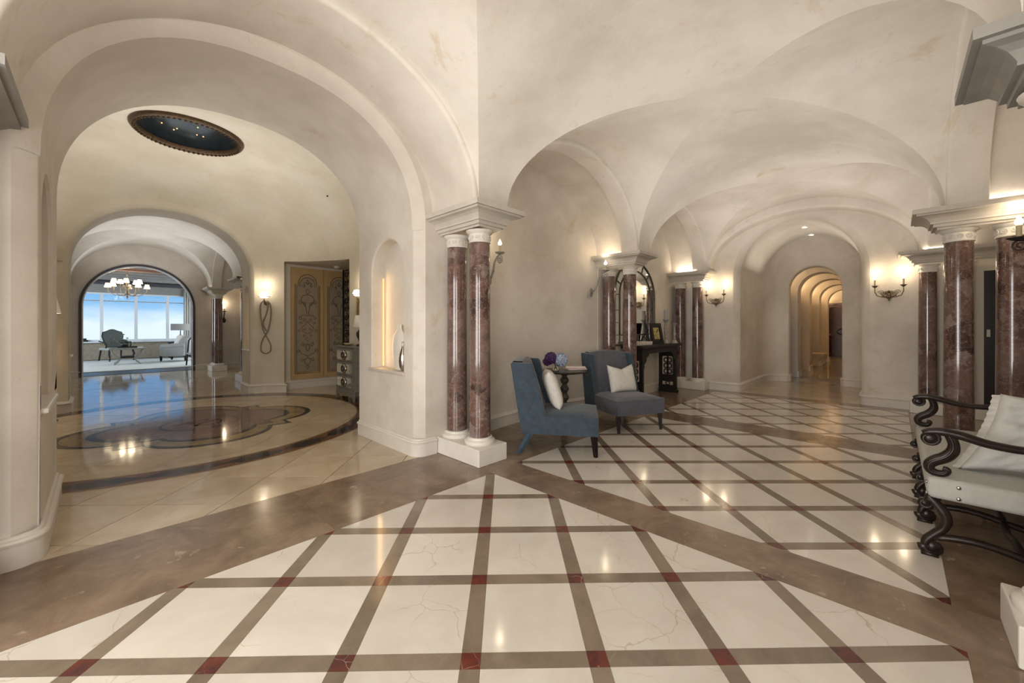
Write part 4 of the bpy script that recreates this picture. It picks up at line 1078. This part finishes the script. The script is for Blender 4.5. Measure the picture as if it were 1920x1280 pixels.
for x in (3.79, 5.58):
    mb = MB()
    # arm rail ending in a scroll at the front
    rail = [(-.135, .795), (-.17, .812), (-.23, .818), (-.31, .805), (-.42, .775), (-.56, .765), (-.72, .785), (-.94, .83)]
    mb.tube(*catmull([(x, a, b) for a, b in rail], [.018, .024, .028, .028, .026, .024, .026, .028]), 12, flat=1.25)
    sp = [(-.165+.052*(1-k/22*.85)*cos(R(70)+k/22*2*pi*1.6), .765+.052*(1-k/22*.85)*sin(R(70)+k/22*2*pi*1.6)) for k in range(23)]
    mb.tube([(x, a, b) for a, b in sp], [.014-.007*k/22 for k in range(23)], 8, flat=1.9)
    post = [(-.255, .80), (-.272, .75), (-.268, .70), (-.235, .655), (-.19, .625), (-.165, .595), (-.168, .56), (-.20, .545), (-.235, .552), (-.245, .575), (-.225, .58)]
    mb.tube(*catmull([(x, a, b) for a, b in post], [.020, .021, .025, .027, .026, .023, .020, .018, .016, .014, .012]), 12, flat=1.3)
    mb.tube(*catmull([(x-.02, a+.004, b) for a, b in post], [.006, .008, .010, .010, .010, .008, .007, .006, .006, .005, .004]), 6)
    DX = Matrix.Translation((x, -.165, .765)) @ Matrix.Rotation(R(90), 4, 'Y'); mb.lathe([(0, -.013), (.042, -.013), (.042, .013), (0, .013)], n=24, mat4=DX)
    mb.build('arm', 'wood_walnut', t, smooth=True, weld=False, xf=L)
# pillow leaning on the settee
ex = Vector((.16, -.986, .0)).normalized(); ez = Vector((.25, -.22, .53)).normalized(); ey = ez.cross(ex).normalized()
cc = Vector((4.08, -.33, .545))+ex*.30+ez*.28
M4 = Matrix(((ex.x, ey.x, ez.x, cc.x), (ex.y, ey.y, ez.y, cc.y), (ex.z, ey.z, ez.z, cc.z), (0, 0, 0, 1)))
cushion('throw_pillow', 'large rumpled off-white pillow leaning on the carved settee', .62, .60, .20, 'linen_white', M4, ear=.06, wr=.014, n=36)
pw = bpy.data.objects['throw_pillow.002']; mb = MB(); rows = []
for k in range(61):
    q = -.29+.58*k/60; rows.append([M4.to_3x3() @ Vector((-.295*(1-.11*(1-(q/.3)**2))-d_, .012*sin(k*1.3)*d_/.05, q)) for d_ in (.0, .025, .05)])
mb.grid(rows); mb.build('ruffle', 'pillow_cream', pw, smooth=True)

# ------------------------------------------------------------------ niche vases
t = thing('disc_vase', 'flat cream vase with rounded shoulders in the lit niche of the near pier', 'vase', (OX1+.105, 4.50, .956))
mb = MB(); ol = [(.02, 0), (.10, .0), (.15, .15), (.165, .30), (.14, .42), (.07, .49), (.045, .52), (.045, .57), (.0, .57)]
mb.lathe([(0, 0)]+ol, n=28, mat4=Matrix.Diagonal((.32, 1, 1, 1))); mb.build('body', 'stone_white', t, smooth=True, sharp=50)
t = thing('silver_vase', 'small rounded silver vase beside the flat cream vase in the niche', 'vase', (OX1+.07, 4.355, .956)); t.scale = (.62, .62, .85)
MB().lathe([(0, 0), (.04, 0), (.075, .06), (.09, .15), (.075, .25), (.035, .33), (.02, .38), (.026, .42), (.0, .42)], n=24).build('body', 'silver', t, smooth=True, sharp=50)
o = struct(MB().box(OX1+.150, OX1+.162, 5.00, 5.018, .97, 2.15).build('trim_light_strip', 'led')); area('niche_light', (OX1+.09, 4.98, 1.6), (R(90), 0, R(180)), .06, 1.2, 1.6, (1, .58, .24)); 
struct(MB().box(QX1+.145, QX1+.16, 10.90, 10.93, 1.0, 2.2).build('trim_light_strip', 'led'))
t = thing('bronze_figurine', 'small dark bronze ornament in the niche of the left pier', 'figurine', (OX0-.05, 4.26, .956))
MB().lathe([(0, 0), (.035, 0), (.03, .02), (.008, .04), (.008, .48), (0, .49)], n=12).build('stand', 'iron', t, smooth=True)
MB().sphere((0, 0, .53), .045, 12, (.7, 1.4, .8)).tube([(0, .05, .53), (0, .09, .57), (0, .11, .565)], [.02, .015, .006], 6).build('figure', 'iron', t, smooth=True, weld=False)

# ------------------------------------------------------------------ ROTUNDA things
# oculus
t = thing('ceiling_oculus', 'round dark blue starlit oculus with carved bronze rim in the rotunda ceiling', 'skylight', (RC[0], RC[1], 4.46))
t.scale = (.88, .88, .88); mb = MB(); P = [(.68, .03), (.695, -.02), (.72, -.045), (.75, -.05), (.775, -.03), (.79, -.005), (.795, .03)]
mb.lathe(P, n=64)
for k in range(64):
    a = 2*pi*k/64; mb.sphere((.725*cos(a), .725*sin(a), -.05), .022, 6)
mb.build('carved_rim', 'gilt_dark', t, smooth=True, weld=False)
MB().lathe([(.70, 0), (.69, .18), (.64, .32), (.5, .46), (.3, .55), (.0, .58)], n=48).build('inner_dome', 'dome_blue', t, smooth=True)
mb = MB(); rnd = random.Random(5)
for k in range(54):
    a = rnd.uniform(0, 2*pi); q = rnd.uniform(.15, .66); h = .57*sqrt(max(0, 1-(q/.72)**2)); mb.sphere((q*cos(a), q*sin(a), h-.004), .012, 6)
mb.build('star_lights', 'star', t, weld=False)
MB().lathe([(0, .50), (.08, .50), (.10, .54), (.10, .58), (0, .58)], n=20).build('lamp_disc', 'gold', t, smooth=True, sharp=40)
# painted doors
def scr(c, r0, r1, a0, tn, sx=1, n=20): return [(c[0]+sx*(r0+(r1-r0)*i/n)*cos(a0+tn*2*pi*i/n), c[1]+(r0+(r1-r0)*i/n)*sin(a0+tn*2*pi*i/n)) for i in range(n+1)]
def painted_door(label, x0):
    w = .76; t = thing('painted_door', label, 'door', (x0, 10.39, .22), group='gold painted cupboard doors')
    MB().box(.004, w-.004, -.0, .03, 0, 2.71).build('door_panel', 'door_gold', t)
    c = w/2
    def outline(h, zb, zs, hr, r):   # shouldered arch outline
        P = [(c-h, zb), (c-h, zs), (c-hr, zs), (c-hr, zs+.03)]
        P += [(c-hr*cos(pi*k/14), zs+.03+r*sin(pi*k/14)) for k in range(15)]
        return P+[(c+hr, zs+.03), (c+hr, zs), (c+h, zs)] + [(c+h, zb)]
    XZ = Matrix(((1, 0, 0, 0), (0, 0, 1, 0), (0, 1, 0, 0), (0, 0, 0, 1)))
    MB().prism(outline(.265, .16, 2.28, .19, .20), -.006, .002, XZ).build('painted_field', 'door_panel', t, weld=False)
    mb = MB()
    for h, zb, zs, hr, r, th in ((.285, .14, 2.30, .21, .225, .008), (.25, .175, 2.265, .175, .185, .005)):
        O = outline(h, zb, zs, hr, r); mb.tube([(x, -.007, z) for x, z in O+[O[0]]], th, 4)
    mb.build('border_lines', 'paint_brown', t, weld=False)
    mb = MB()
    for sx in (-1, 1):
        def T(pts, th=.008):
            if 3 < len(pts) < 10: pts = [(v.x, v.y) for v in catmull([(a_, b_, 0) for a_, b_ in pts])]
            mb.tube([(x, -.007, z) for x, z in pts], th*.72, 5)
        cc = lambda dx, z: (c+sx*dx, z)
        T(scr(cc(.045, 2.33), .05, .01, R(-90), .9, sx)); T(scr(cc(.09, 2.26), .04, .008, R(0), 1, sx), .007)
        T([cc(0, 2.43), cc(.025, 2.36), cc(0, 2.30)], .008)
        T([cc(.0, 2.2), cc(.045, 2.14), cc(.0, 2.06)], .008)
        T([cc(0, 2.06), cc(.10, 2.03), cc(.15, 1.95), cc(.13, 1.88), cc(.06, 1.80), cc(.03, 1.68), cc(.02, 1.58)], .011)
        T(scr(cc(.165, 1.86), .05, .01, R(120), -1.1, sx), .010); T(scr(cc(.085, 1.83), .045, .01, R(30), 1.2, sx), .009)
        T([cc(.0, 1.55), cc(.10, 1.56), cc(.17, 1.52)], .010); T(scr(cc(.16, 1.48), .045, .01, R(90), -1.2, sx), .008)
        T(scr(cc(.07, 1.44), .05, .01, R(200), 1.3, sx), .008); T(scr(cc(.15, 1.36), .04, .01, R(0), 1.3, sx), .007)
        T([cc(.0, 1.40), cc(.06, 1.32), cc(.14, 1.24), cc(.10, 1.16), cc(.0, 1.10)], .008)
        T(scr(cc(.19, 1.18), .035, .008, R(90), -1.2, sx), .007); T(scr(cc(.06, 1.22), .04, .01, R(0), -1.2, sx), .007)
        T(scr(cc(.08, 1.05), .04, .008, R(180), -1.2, sx), .007); T([cc(0, 1.02), cc(.06, .98), cc(.0, .93)], .007)
        T(scr(cc(.09, .84), .055, .01, R(90), -1.3, sx), .010); T([cc(.0, .86), cc(.04, .80), cc(.03, .72), cc(.0, .68)], .011)
        T([cc(.20, .72), cc(.14, .62), cc(.04, .58), cc(.0, .54)], .008); T(scr(cc(.20, .68), .05, .01, R(-60), 1.2, sx), .008)
        T([cc(0, .52), cc(.07, .46), cc(.05, .38), cc(0, .34)], .010); T(scr(cc(.12, .46), .05, .01, R(180), -1.2, sx), .008)
        T([cc(0, .34), cc(.03, .28), cc(.0, .24)], .008)
    mb.build('painted_scrolls', 'paint_brown', t, weld=False)
    return t
painted_door('left gold cupboard door painted with brown scrollwork in the rotunda recess', 3.14)
painted_door('right gold cupboard door, partly hidden behind the black iron grille', 3.905)
t = thing('iron_grille', 'black wrought iron scroll grille standing at the side of the recess', 'grille', (4.34, 9.85, 0))
L = Matrix.Translation((-4.34, -9.85, 0)); mb = MB()
for y in (9.45, 10.25): mb.box(4.325, 4.355, y-.02, y+.02, .0, 2.96)
for z in (.03, .7, 1.4, 2.1, 2.93): mb.box(4.33, 4.35, 9.45, 10.25, z-.012, z+.012)
mb.build('grille_frame', 'iron_black', t, weld=False, xf=L); mb = MB()
for z in [.2+.22*k for k in range(13)]:
    for y, s_ in ((9.62, 1), (9.86, -1), (10.08, 1)):
        mb.tube([(4.34, y+a, z+b) for a, b in scr((0, 0), .11, .02, R(90 if s_ > 0 else -90), 1.3*s_)], .011, 5)
mb.build('scrollwork', 'iron_black', t, weld=False, xf=L)
t = thing('smoke_detector', 'round smoke detector on the recess ceiling', 'smoke detector', (4.05, 9.95, 2.99))
MB().lathe([(0, -.05), (.05, -.05), (.065, -.03), (.07, 0), (0, 0)], n=20).build('body', 'stone_white', t, smooth=True, sharp=40)
# mirrored chest
t = thing('mirrored_chest', 'grey three-drawer chest with mirrored fronts and round handles in the rotunda', 'chest', (3.63, 8.1, 0), R(0))
MB().rbox(-.19, .2, -.44, .44, 1.07, 1.105, .006).build('top', 'cabinet_wood', t)
MB().box(-.165, .19, -.42, .42, .20, 1.07).build('carcass', 'cabinet_wood', t)
pl = [(-.42, .2), (-.42, .001), (-.37, .001), (-.33, .09)]+[(-.33+.66*k/10, .09+.055*sin(pi*k/10)) for k in range(1, 10)]+[(.33, .09), (.37, .001), (.42, .001), (.42, .2)]
YZ = Matrix(((0, 0, 1, 0), (1, 0, 0, 0), (0, 1, 0, 0), (0, 0, 0, 1)))
MB().prism(pl, -.175, -.145, YZ).build('plinth', 'cabinet_wood', t, weld=False)
for y in (-.40, .38): MB().box(.15, .19, y, y+.03, .001, .2).build('leg', 'cabinet_wood', t)
for k in range(3):
    z0 = .24+.275*k
    d = MB().rbox(-.185, -.16, -.39, .39, z0, z0+.255, .006).build('drawer', 'cabinet_wood', t)
    for s_ in (-1, 1):
        P = [(s_*.085, z0+.035), (s_*.31, z0+.035), (s_*.345, z0+.065), (s_*.345, z0+.19), (s_*.31, z0+.22), (s_*.085, z0+.22)]
        if s_ < 0: P.reverse()
        MB().prism(P, -.19, -.184, YZ).build('mirror_panel', 'mirror', d, weld=False)
    YL = Matrix.Translation((-.185, 0, z0+.128)) @ Matrix.Rotation(R(-90), 4, 'Y')
    MB().lathe([(0, .04), (.05, .035), (.085, .018), (.10, .0), (0, 0)], n=24, mat4=YL).build('round_handle', 'silver', d, smooth=True)
    MB().tube([(-.222, .05*cos(2*pi*j/12), z0+.128+.06*sin(2*pi*j/12)) for j in range(12)], .010, 6, closed=True).build('ring_handle', 'iron', d, smooth=True)
# things on the chest
t = thing('table_lamp', 'dark urn lamp on the mirrored chest, mostly hidden by the near pier', 'lamp', (3.66, 7.80, 1.106))
MB().lathe([(0, 0), (.09, 0), (.09, .03), (.03, .05), (.05, .12), (.085, .2), (.09, .27), (.04, .33), (.02, .36), (0, .36)], n=20).build('base', 'iron', t, smooth=True)
MB().lathe([(.09, .38), (.15, .38), (.11, .62), (.10, .62)], n=20).build('lamp_shade', 'shade_linen', t, smooth=True)
t = thing('shell_dish', 'small pale gilt dish on the mirrored chest', 'dish', (3.56, 8.15, 1.106))
MB().lathe([(0, .005), (.04, .005), (.09, .03), (.12, .045), (.115, .05), (.08, .035), (0, .012)], n=20, mat4=Matrix.Diagonal((.8, 1.2, 1, 1))).build('bowl', 'candle', t, smooth=True)
t = thing('picture_frame', 'gold framed picture on the rotunda wall above the chest, edge showing', 'picture frame', (3.80, 8.02, 1.62))
MB().box(0, .04, -.3, -.25, 0, .65).box(0, .04, .25, .3, 0, .65).box(0, .04, -.25, .25, 0, .05).box(0, .04, -.25, .25, .6, .65).build('frame', 'gold', t)
MB().box(.015, .03, -.25, .25, .05, .6).build('picture', 'art_yellow', t)
# ribbon sconces on the rotunda wall
def ribbon(label, a, zc):
    x, y = RC[0]+(RR-.005)*cos(R(a)), RC[1]+(RR-.005)*sin(R(a))
    t = thing('wall_lamp', label, 'wall lamp', (x, y, zc), R(a+90), group='ribbon wall lamps')
    MB().lathe([(.0, .0), (.055, .0), (.10, .035), (.105, .05), (.085, .10), (.075, .125), (.05, .13), (.0, .12)], 0, .14, 24, .12).build('glass_shade', 'shade_white', t, smooth=True, sharp=60)
    MB().tube([(.107*cos(2*pi*k/24), .14+.107*sin(2*pi*k/24), .155) for k in range(24)], .008, 6, closed=True).build('shade_ring', 'bronze', t, smooth=True)
    mb = MB().sphere((0, .01, .02), .06, 14, (1, .4, 1)); mb.tube([(0, .02, .02), (0, .09, .03), (0, .14, .06), (0, .14, .12)], .016, 8)
    mb.build('wall_plate', 'bronze', t, smooth=True, weld=False)
    P = [(.0, .06, .06), (-.09, .07, .0), (-.11, .06, -.18), (-.09, .05, -.40), (-.04, .05, -.62), (.05, .05, -.78), (.10, .05, -.95), (.09, .05, -1.08), (.0, .05, -1.13), (-.09, .05, -1.08), (-.10, .05, -.95), (-.04, .05, -.80), (.05, .05, -.62), (.09, .05, -.40), (.11, .06, -.18), (.09, .07, .0), (0, .07, .05), (-.05, .08, -.05), (-.02, .09, -.25), (.05, .08, -.45), (-.02, .08, -.62)]
    V_ = [Vector(p) for p in P]; Q = []
    for i in range(len(V_)-1):
        p0, p1, p2, p3 = V_[max(i-1, 0)], V_[i], V_[i+1], V_[min(i+2, len(V_)-1)]
        for k in range(4):
            s_ = k/4; Q.append(.5*((2*p1)+(p2-p0)*s_+(2*p0-5*p1+4*p2-p3)*s_*s_+(3*p1-p0-3*p2+p3)*s_**3))
    MB().tube(Q+[V_[-1]], .013, 6, flat=1.3).build('ribbon', 'bronze', t, smooth=True)
    w = t.location+Vector((-.16*cos(R(a)), -.16*sin(R(a)), .42)); point('lamp_light', w, 3.5, (1, .82, .58), .06)
ribbon('bronze ribbon wall lamp with white glass shade left of the painted doors', 55.7, 2.02)
ribbon('bronze ribbon wall lamp with white glass shade above the chest, mostly hidden', 5.5, 2.02)
# floor lamp at left of rotunda
t = thing('floor_lamp', 'floor lamp with tapered cream shade behind the left pier', 'lamp', (-.62, 9.6, 0))
MB().lathe([(0, 0), (.14, 0), (.14, .02), (.02, .04), (.012, .1), (.012, 1.75), (0, 1.75)], n=20).build('pole', 'bronze', t, smooth=True, sharp=50)
MB().lathe([(.10, 2.08), (.175, 1.71), (.17, 1.71), (.095, 2.08)], n=28).build('lamp_shade', 'shade_linen', t, smooth=True, sharp=60)
point('lamp_light', (-.62, 9.6, 1.88), 10, (1, .82, .6), .05)
t = thing('ceiling_sensor', 'tiny black sensor on the rotunda vault', 'sensor', (3.15, 8.2, 4.12))
MB().sphere((0, 0, 0), .018, 8).build('body', 'iron_black', t)

# ------------------------------------------------------------------ right side door and light switch
struct(MB().box(FX-.03, FX, -1.06, -.96, 0, 2.5).build('trim_casing', 'casing')); struct(MB().box(FX-.03, FX, -1.3, -1.06, 2.42, 2.5).build('trim_casing', 'casing'))
d = struct(MB().box(FX-.012, FX, -1.3, -1.06, 0, 2.42).build('door_1', 'door_dark'))
MB().rbox(FX-.02, FX-.012, -1.13, -1.09, 1.33, 1.45, .002).build('strike_plate', 'plate', d)
# gallery door
d = thing('door_2', None, None, (25.14, 1.88, 0), kind='structure')
MB().rbox(-.03, .03, -.5, .5, .01, 2.55, .006).build('door_leaf', 'mahogany', d)
mb = MB()
for y0, y1, z0, z1 in ((-.4, .4, 1.45, 2.42), (-.4, .4, .15, 1.05)):
    mb.tube([(-.035, y0, z0), (-.035, y1, z0), (-.035, y1, z1), (-.035, y0, z1)], .018, 5, closed=True)
mb.build('panel_moulding', 'mahogany', d, weld=False)
MB().tube([(-.035, .16*cos(2*pi*k/20), 1.25+.13*sin(2*pi*k/20)) for k in range(20)], .03, 6, closed=True).build('oval_ornament', 'iron', d, smooth=True)
MB().sphere((-.07, .42, 1.1), .035, 10).build('door_knob', 'gold', d, smooth=True)
struct(MB().box(25.10, 25.2, 2.40, 2.62, 0, 2.6).build('trim_casing', 'door_dark'))
struct(MB().box(25.10, 25.2, .3, 2.62, 2.57, 2.66).build('trim_casing', 'mahogany'))
# gallery bench
t = thing('gallery_bench', 'tan upholstered bench with chrome crossed legs in the far gallery', 'bench', (17.95, 1.99, 0))
MB().rbox(-.5, .5, -.22, .3, .42, .54, .03).build('seat', 'tan_leather', t, smooth=True, sharp=50)
MB().rbox(-.5, .5, .25, .38, .50, .98, .04).build('backrest', 'tan_leather', t, smooth=True, sharp=50)
for x in (-.42, -.14, .14, .42):
    MB().tube([(x, -.2, .42), (x+.06, -.2, .21), (x, -.2, 0)], .014, 6).tube([(x, -.2, .42), (x-.06, -.2, .21), (x, -.2, 0)], .014, 6).build('leg', 'chrome', t, smooth=True, weld=False)
    MB().tube([(x, .28, .42), (x, .28, 0)], .014, 6).build('leg', 'chrome', t, smooth=True)
t = thing('wall_picture', 'dark framed picture hanging in the gallery above the bench', 'picture frame', (17.9, 2.60, 1.75))
MB().box(-.4, .4, -.03, 0, -.5, .55).build('frame', 'iron_black', t); MB().box(-.34, .34, -.035, -.03, -.44, .49).build('picture', 'door_panel', t)

# ------------------------------------------------------------------ LIVING ROOM
o = MB().rbox(-3.2, 3.4, 18.9, 25.0, .001, .02, .005).build('area_rug', 'rug'); tag(o, 'large pale blue-grey rug on the living room floor', 'rug')
t = thing('coffee_table', 'rectangular coffee table with curved crossed legs on the living room rug', 'table', (.70, 21.7, .045), R(0))
t.scale = (.66, .9, .95); MB().rbox(-.78, .78, -.42, .42, .60, .655, .012).build('tabletop', 'cabinet_wood', t); MB().box(-.7, .7, -.34, .34, .656, .662).build('glass_inlay', 'mirror', t)
for sx in (-1, 1):
    for sy in (-.32, .32):
        MB().tube([(sx*.70, sy, .60), (sx*.60, sy, .42), (sx*.40, sy, .25), (sx*.32, sy, .2), (sx*.40, sy, .1), (sx*.56, sy, .0)], [.04, .04, .036, .034, .034, .028], 6).build('leg', 'cabinet_wood', t, smooth=True)
MB().rbox(-.42, .42, -.34, .34, .2, .24, .008).build('shelf', 'cabinet_wood', t)
o = MB().rbox(-.28, .28, -.2, .2, 0, .05, .006).build('book', 'iron_black'); o.location = (.70, 21.65, .677); tag(o, 'large dark book lying on the coffee table', 'book')
t = thing('potted_plant', 'small leafy plant arrangement on the coffee table', 'plant', (.62, 21.68, .728))
MB().lathe([(0, 0), (.1, 0), (.15, .09), (.13, .1), (0, .1)], n=16).build('bowl', 'iron', t, smooth=True)
mb = MB(); rnd = random.Random(2)
for k in range(60):
    d = Vector((rnd.gauss(0, .12), rnd.gauss(0, .12), .1+abs(rnd.gauss(0, .1)))); mb.sphere(d, .045, 6, (1, 1, .5))
tag(mb.build('foliage', 'leaf', t, weld=False), kind='stuff')
t = thing('side_tray', 'low oval tray standing on the coffee table shelf', 'tray', (.70, 21.7, .277))
MB().rbox(-.2, .2, -.15, .15, 0, .08, .02).build('body', 'iron', t)
# shield back armchair
t = thing('shield_back_armchair', 'dark grey armchair with curved shield back by the living room windows', 'chair', (.42, 24.1, .045), R(25)); t.scale = (1.15, 1.1, 1.12)
MB().rbox(-.36, .36, -.40, .30, .40, .50, .04, 3).build('seat', 'fabric_grey', t, smooth=True, sharp=60)
ol = [(-.20, .0), (-.26, .2), (-.30, .42), (-.27, .56), (-.15, .60), (-.06, .65), (0, .66), (.06, .65), (.15, .60), (.27, .56), (.30, .42), (.26, .2), (.20, .0)]
XZ = Matrix(((1, 0, 0, 0), (0, 0, 1, 0), (0, 1, 0, 0), (0, 0, 0, 1)))
X = Matrix.Translation((.1, .34, .52)) @ Matrix.Rotation(R(-10), 4, 'X')
MB().prism(ol, -.03, .03, XZ).build('backrest', 'fabric_teal', t, weld=False, xf=X)
MB().tube([(a, 0, b) for a, b in ol], .03, 6, closed=True).build('back_frame', 'wood_console', t, smooth=True, xf=X)
for sx in (-1, 1):
    MB().tube([(sx*.34, -.36, .42), (sx*.37, -.39, .26), (sx*.33, -.36, .1), (sx*.36, -.40, 0)], [.035, .03, .02, .022], 6).build('leg', 'wood_console', t, smooth=True)
    MB().tube([(sx*.3, .28, .42), (sx*.32, .36, 0)], [.03, .02], 6).build('leg', 'wood_console', t, smooth=True)
    MB().tube([(sx*.33, .33, .74), (sx*.38, .1, .72), (sx*.38, -.16, .70), (sx*.36, -.2, .6), (sx*.35, -.15, .48)], .022, 6).build('arm', 'wood_console', t, smooth=True)
# club armchair with cushions
t = thing('club_armchair', 'pale grey rolled-arm armchair heaped with cushions at the right of the living room', 'armchair', (2.42, 22.2, .045), R(-28))
MB().rbox(-.62, .2, -.42, .42, .22, .46, .05, 3).build('seat', 'fabric_grey', t, smooth=True, sharp=60)
MB().rbox(.1, .42, -.48, .48, .22, .95, .1, 4).build('backrest', 'fabric_grey', t, smooth=True, sharp=60)
for sy in (-1, 1):
    y0, y1 = sorted((sy*.40, sy*.58)); MB().rbox(-.52, .3, y0, y1, .2, .62, .05, 3).tube([(-.52, sy*.49, .60), (.3, sy*.49, .66)], .11, 12).build('arm', 'fabric_grey', t, smooth=True, sharp=60, weld=False)
    for x in (-.55, .3): MB().lathe([(0, 0), (.025, 0), (.045, .08), (.04, .14), (.05, .22), (0, .22)], x, sy*.45, 12).build('leg', 'wood_dark', t, smooth=True)
MB().rbox(-.66, .12, -.38, .38, .44, .60, .06, 3).build('seat_cushion', 'fabric_grey', t, smooth=True, sharp=60)
cushion('throw_pillow', 'cream cushion upright on the pale living room armchair', .55, .52, .18, 'pillow_cream', Matrix.Translation((2.32, 22.25, .90)) @ Matrix.Rotation(R(-80), 4, 'Z') @ Matrix.Rotation(R(-20), 4, 'X'))
cushion('throw_pillow', 'grey cushion leaning at the right in the living room armchair', .5, .5, .18, 'fabric_grey', Matrix.Translation((2.5, 21.9, .88)) @ Matrix.Rotation(R(-70), 4, 'Z') @ Matrix.Rotation(R(-25), 4, 'X'))
t = thing('wooden_chair', 'dark wooden chair edge at the right of the living room arch', 'chair', (2.52, 19.3, .02), R(20))
MB().rbox(-.2, .3, -.25, .25, .42, .48, .02).build('seat', 'fabric_grey', t)
MB().tube([(-.2, -.25, 0), (-.15, -.26, .5), (-.12, -.24, .95), (-.05, -.15, 1.1), (.0, 0, 1.12), (-.05, .15, 1.1), (-.12, .24, .95), (-.15, .26, .5), (-.2, .25, 0)], .025, 6).build('back_frame', 'wood_console', t, smooth=True)
for x, y in ((.28, -.22), (.28, .22)): MB().tube([(x, y, 0), (x, y, .42)], .02, 6).build('leg', 'wood_console', t)
t = thing('end_table', 'dark end table under the lamp by the living room curtain', 'table', (2.62, 24.6, .02))
MB().rbox(-.45, .45, -.3, .3, .70, .75, .01).build('tabletop', 'wood_console', t)
for x in (-.38, .38):
    for y in (-.24, .24): MB().box(x-.03, x+.03, y-.03, y+.03, 0, .70).build('leg', 'wood_console', t)
MB().rbox(-.42, .42, -.28, .28, .2, .24, .01).build('shelf', 'wood_console', t)
t = thing('table_lamp', 'table lamp with wide grey drum shade by the living room window', 'lamp', (2.62, 24.6, .771))
MB().lathe([(0, 0), (.09, 0), (.03, .04), (.07, .14), (.03, .26), (.05, .3), (.02, .36), (.015, .62), (0, .62)], n=16).build('base', 'iron', t, smooth=True)
MB().lathe([(.36, .55), (.36, .86), (.355, .86), (.355, .55)], n=28).build('lamp_shade', 'shade_grey', t, smooth=True, sharp=40)
t = thing('low_bookcase', 'stack of dark boxes on the window sill at left of the living room', 'box', (-.72, 25.96, .821))
MB().rbox(-.3, .3, -.08, .08, 0, .08, .01).build('lower_box', 'wood_console', t); MB().rbox(-.25, .25, -.07, .07, .08, .15, .01).build('upper_box', 'wood_console', t)
# curtain
mb = MB(); rows = []
for k in range(61):
    x = 2.86+.9*k/60; rows.append([(x+.28*(z_/3.0)*0, 25.75+.07*sin(k*1.05)*(1-.3*z_/3), z_) for z_ in (.03, 1.0, 2.0, 3.3)])
mb.grid(rows); o = mb.build('curtain', 'curtain', smooth=True); tag(o, 'floor-length pale curtain at the right of the living room windows', 'curtain')
sm = o.modifiers.new('s', 'SOLIDIFY'); sm.thickness = .01
# chandelier
t = thing('chandelier', 'brass chandelier with small cream shades hanging in the living room', 'chandelier', (.66, 20.5, 2.52))
MB().lathe([(0, 0), (.02, .03), (.045, .07), (.02, .11), (.03, .16), (.06, .25), (.03, .34), (.025, .48), (.05, .56), (.025, .66), (.02, .9), (.035, .94), (0, .96)], n=14).build('stem', 'bronze', t, smooth=True)
MB().tube([(0, 0, .95), (0, 0, 1.05)], .02, 6).build('canopy', 'bronze', t)
for k in range(10):
    a = 2*pi*k/10+.2; rr = .56 if k % 2 == 0 else .36; zz = .42 if k % 2 == 0 else .58
    P = [(.03, .2), (.15, .12), (.32*rr/.5, .14), (rr*.97, .24+zz*.1), (rr, zz)]
    ar = MB().tube([(r_*cos(a), r_*sin(a), z) for r_, z in P], .012, 6)
    ar.tube([(.12*cos(a)+0*p[0], .12*sin(a), .3+p[2]) if 0 else ((.12+p[1])*cos(a), (.12+p[1])*sin(a), .42+p[2]) for p in spiral(0, 0, .09, .02, 0, 1.3, 14)], .008, 5)
    arm = ar.build('arm', 'bronze', t, smooth=True, weld=False)
    MB().lathe([(.055, .16), (.095, .0), (.09, .0), (.05, .16)], rr*cos(a), rr*sin(a), 14, zz).build('lamp_shade', 'shade_glow', arm, smooth=True, sharp=60)
point('chandelier_light', (.66, 20.5, 3.1), 16, (1, .8, .55), .2)
t = thing('recessed_light', 'recessed ceiling light in the living room near the windows', 'downlight', (2.0, 24.3, 3.715))
MB().lathe([(0, 0), (.07, 0), (.09, -.01), (.09, .0)], n=16).build('lens', 'downlight', t)
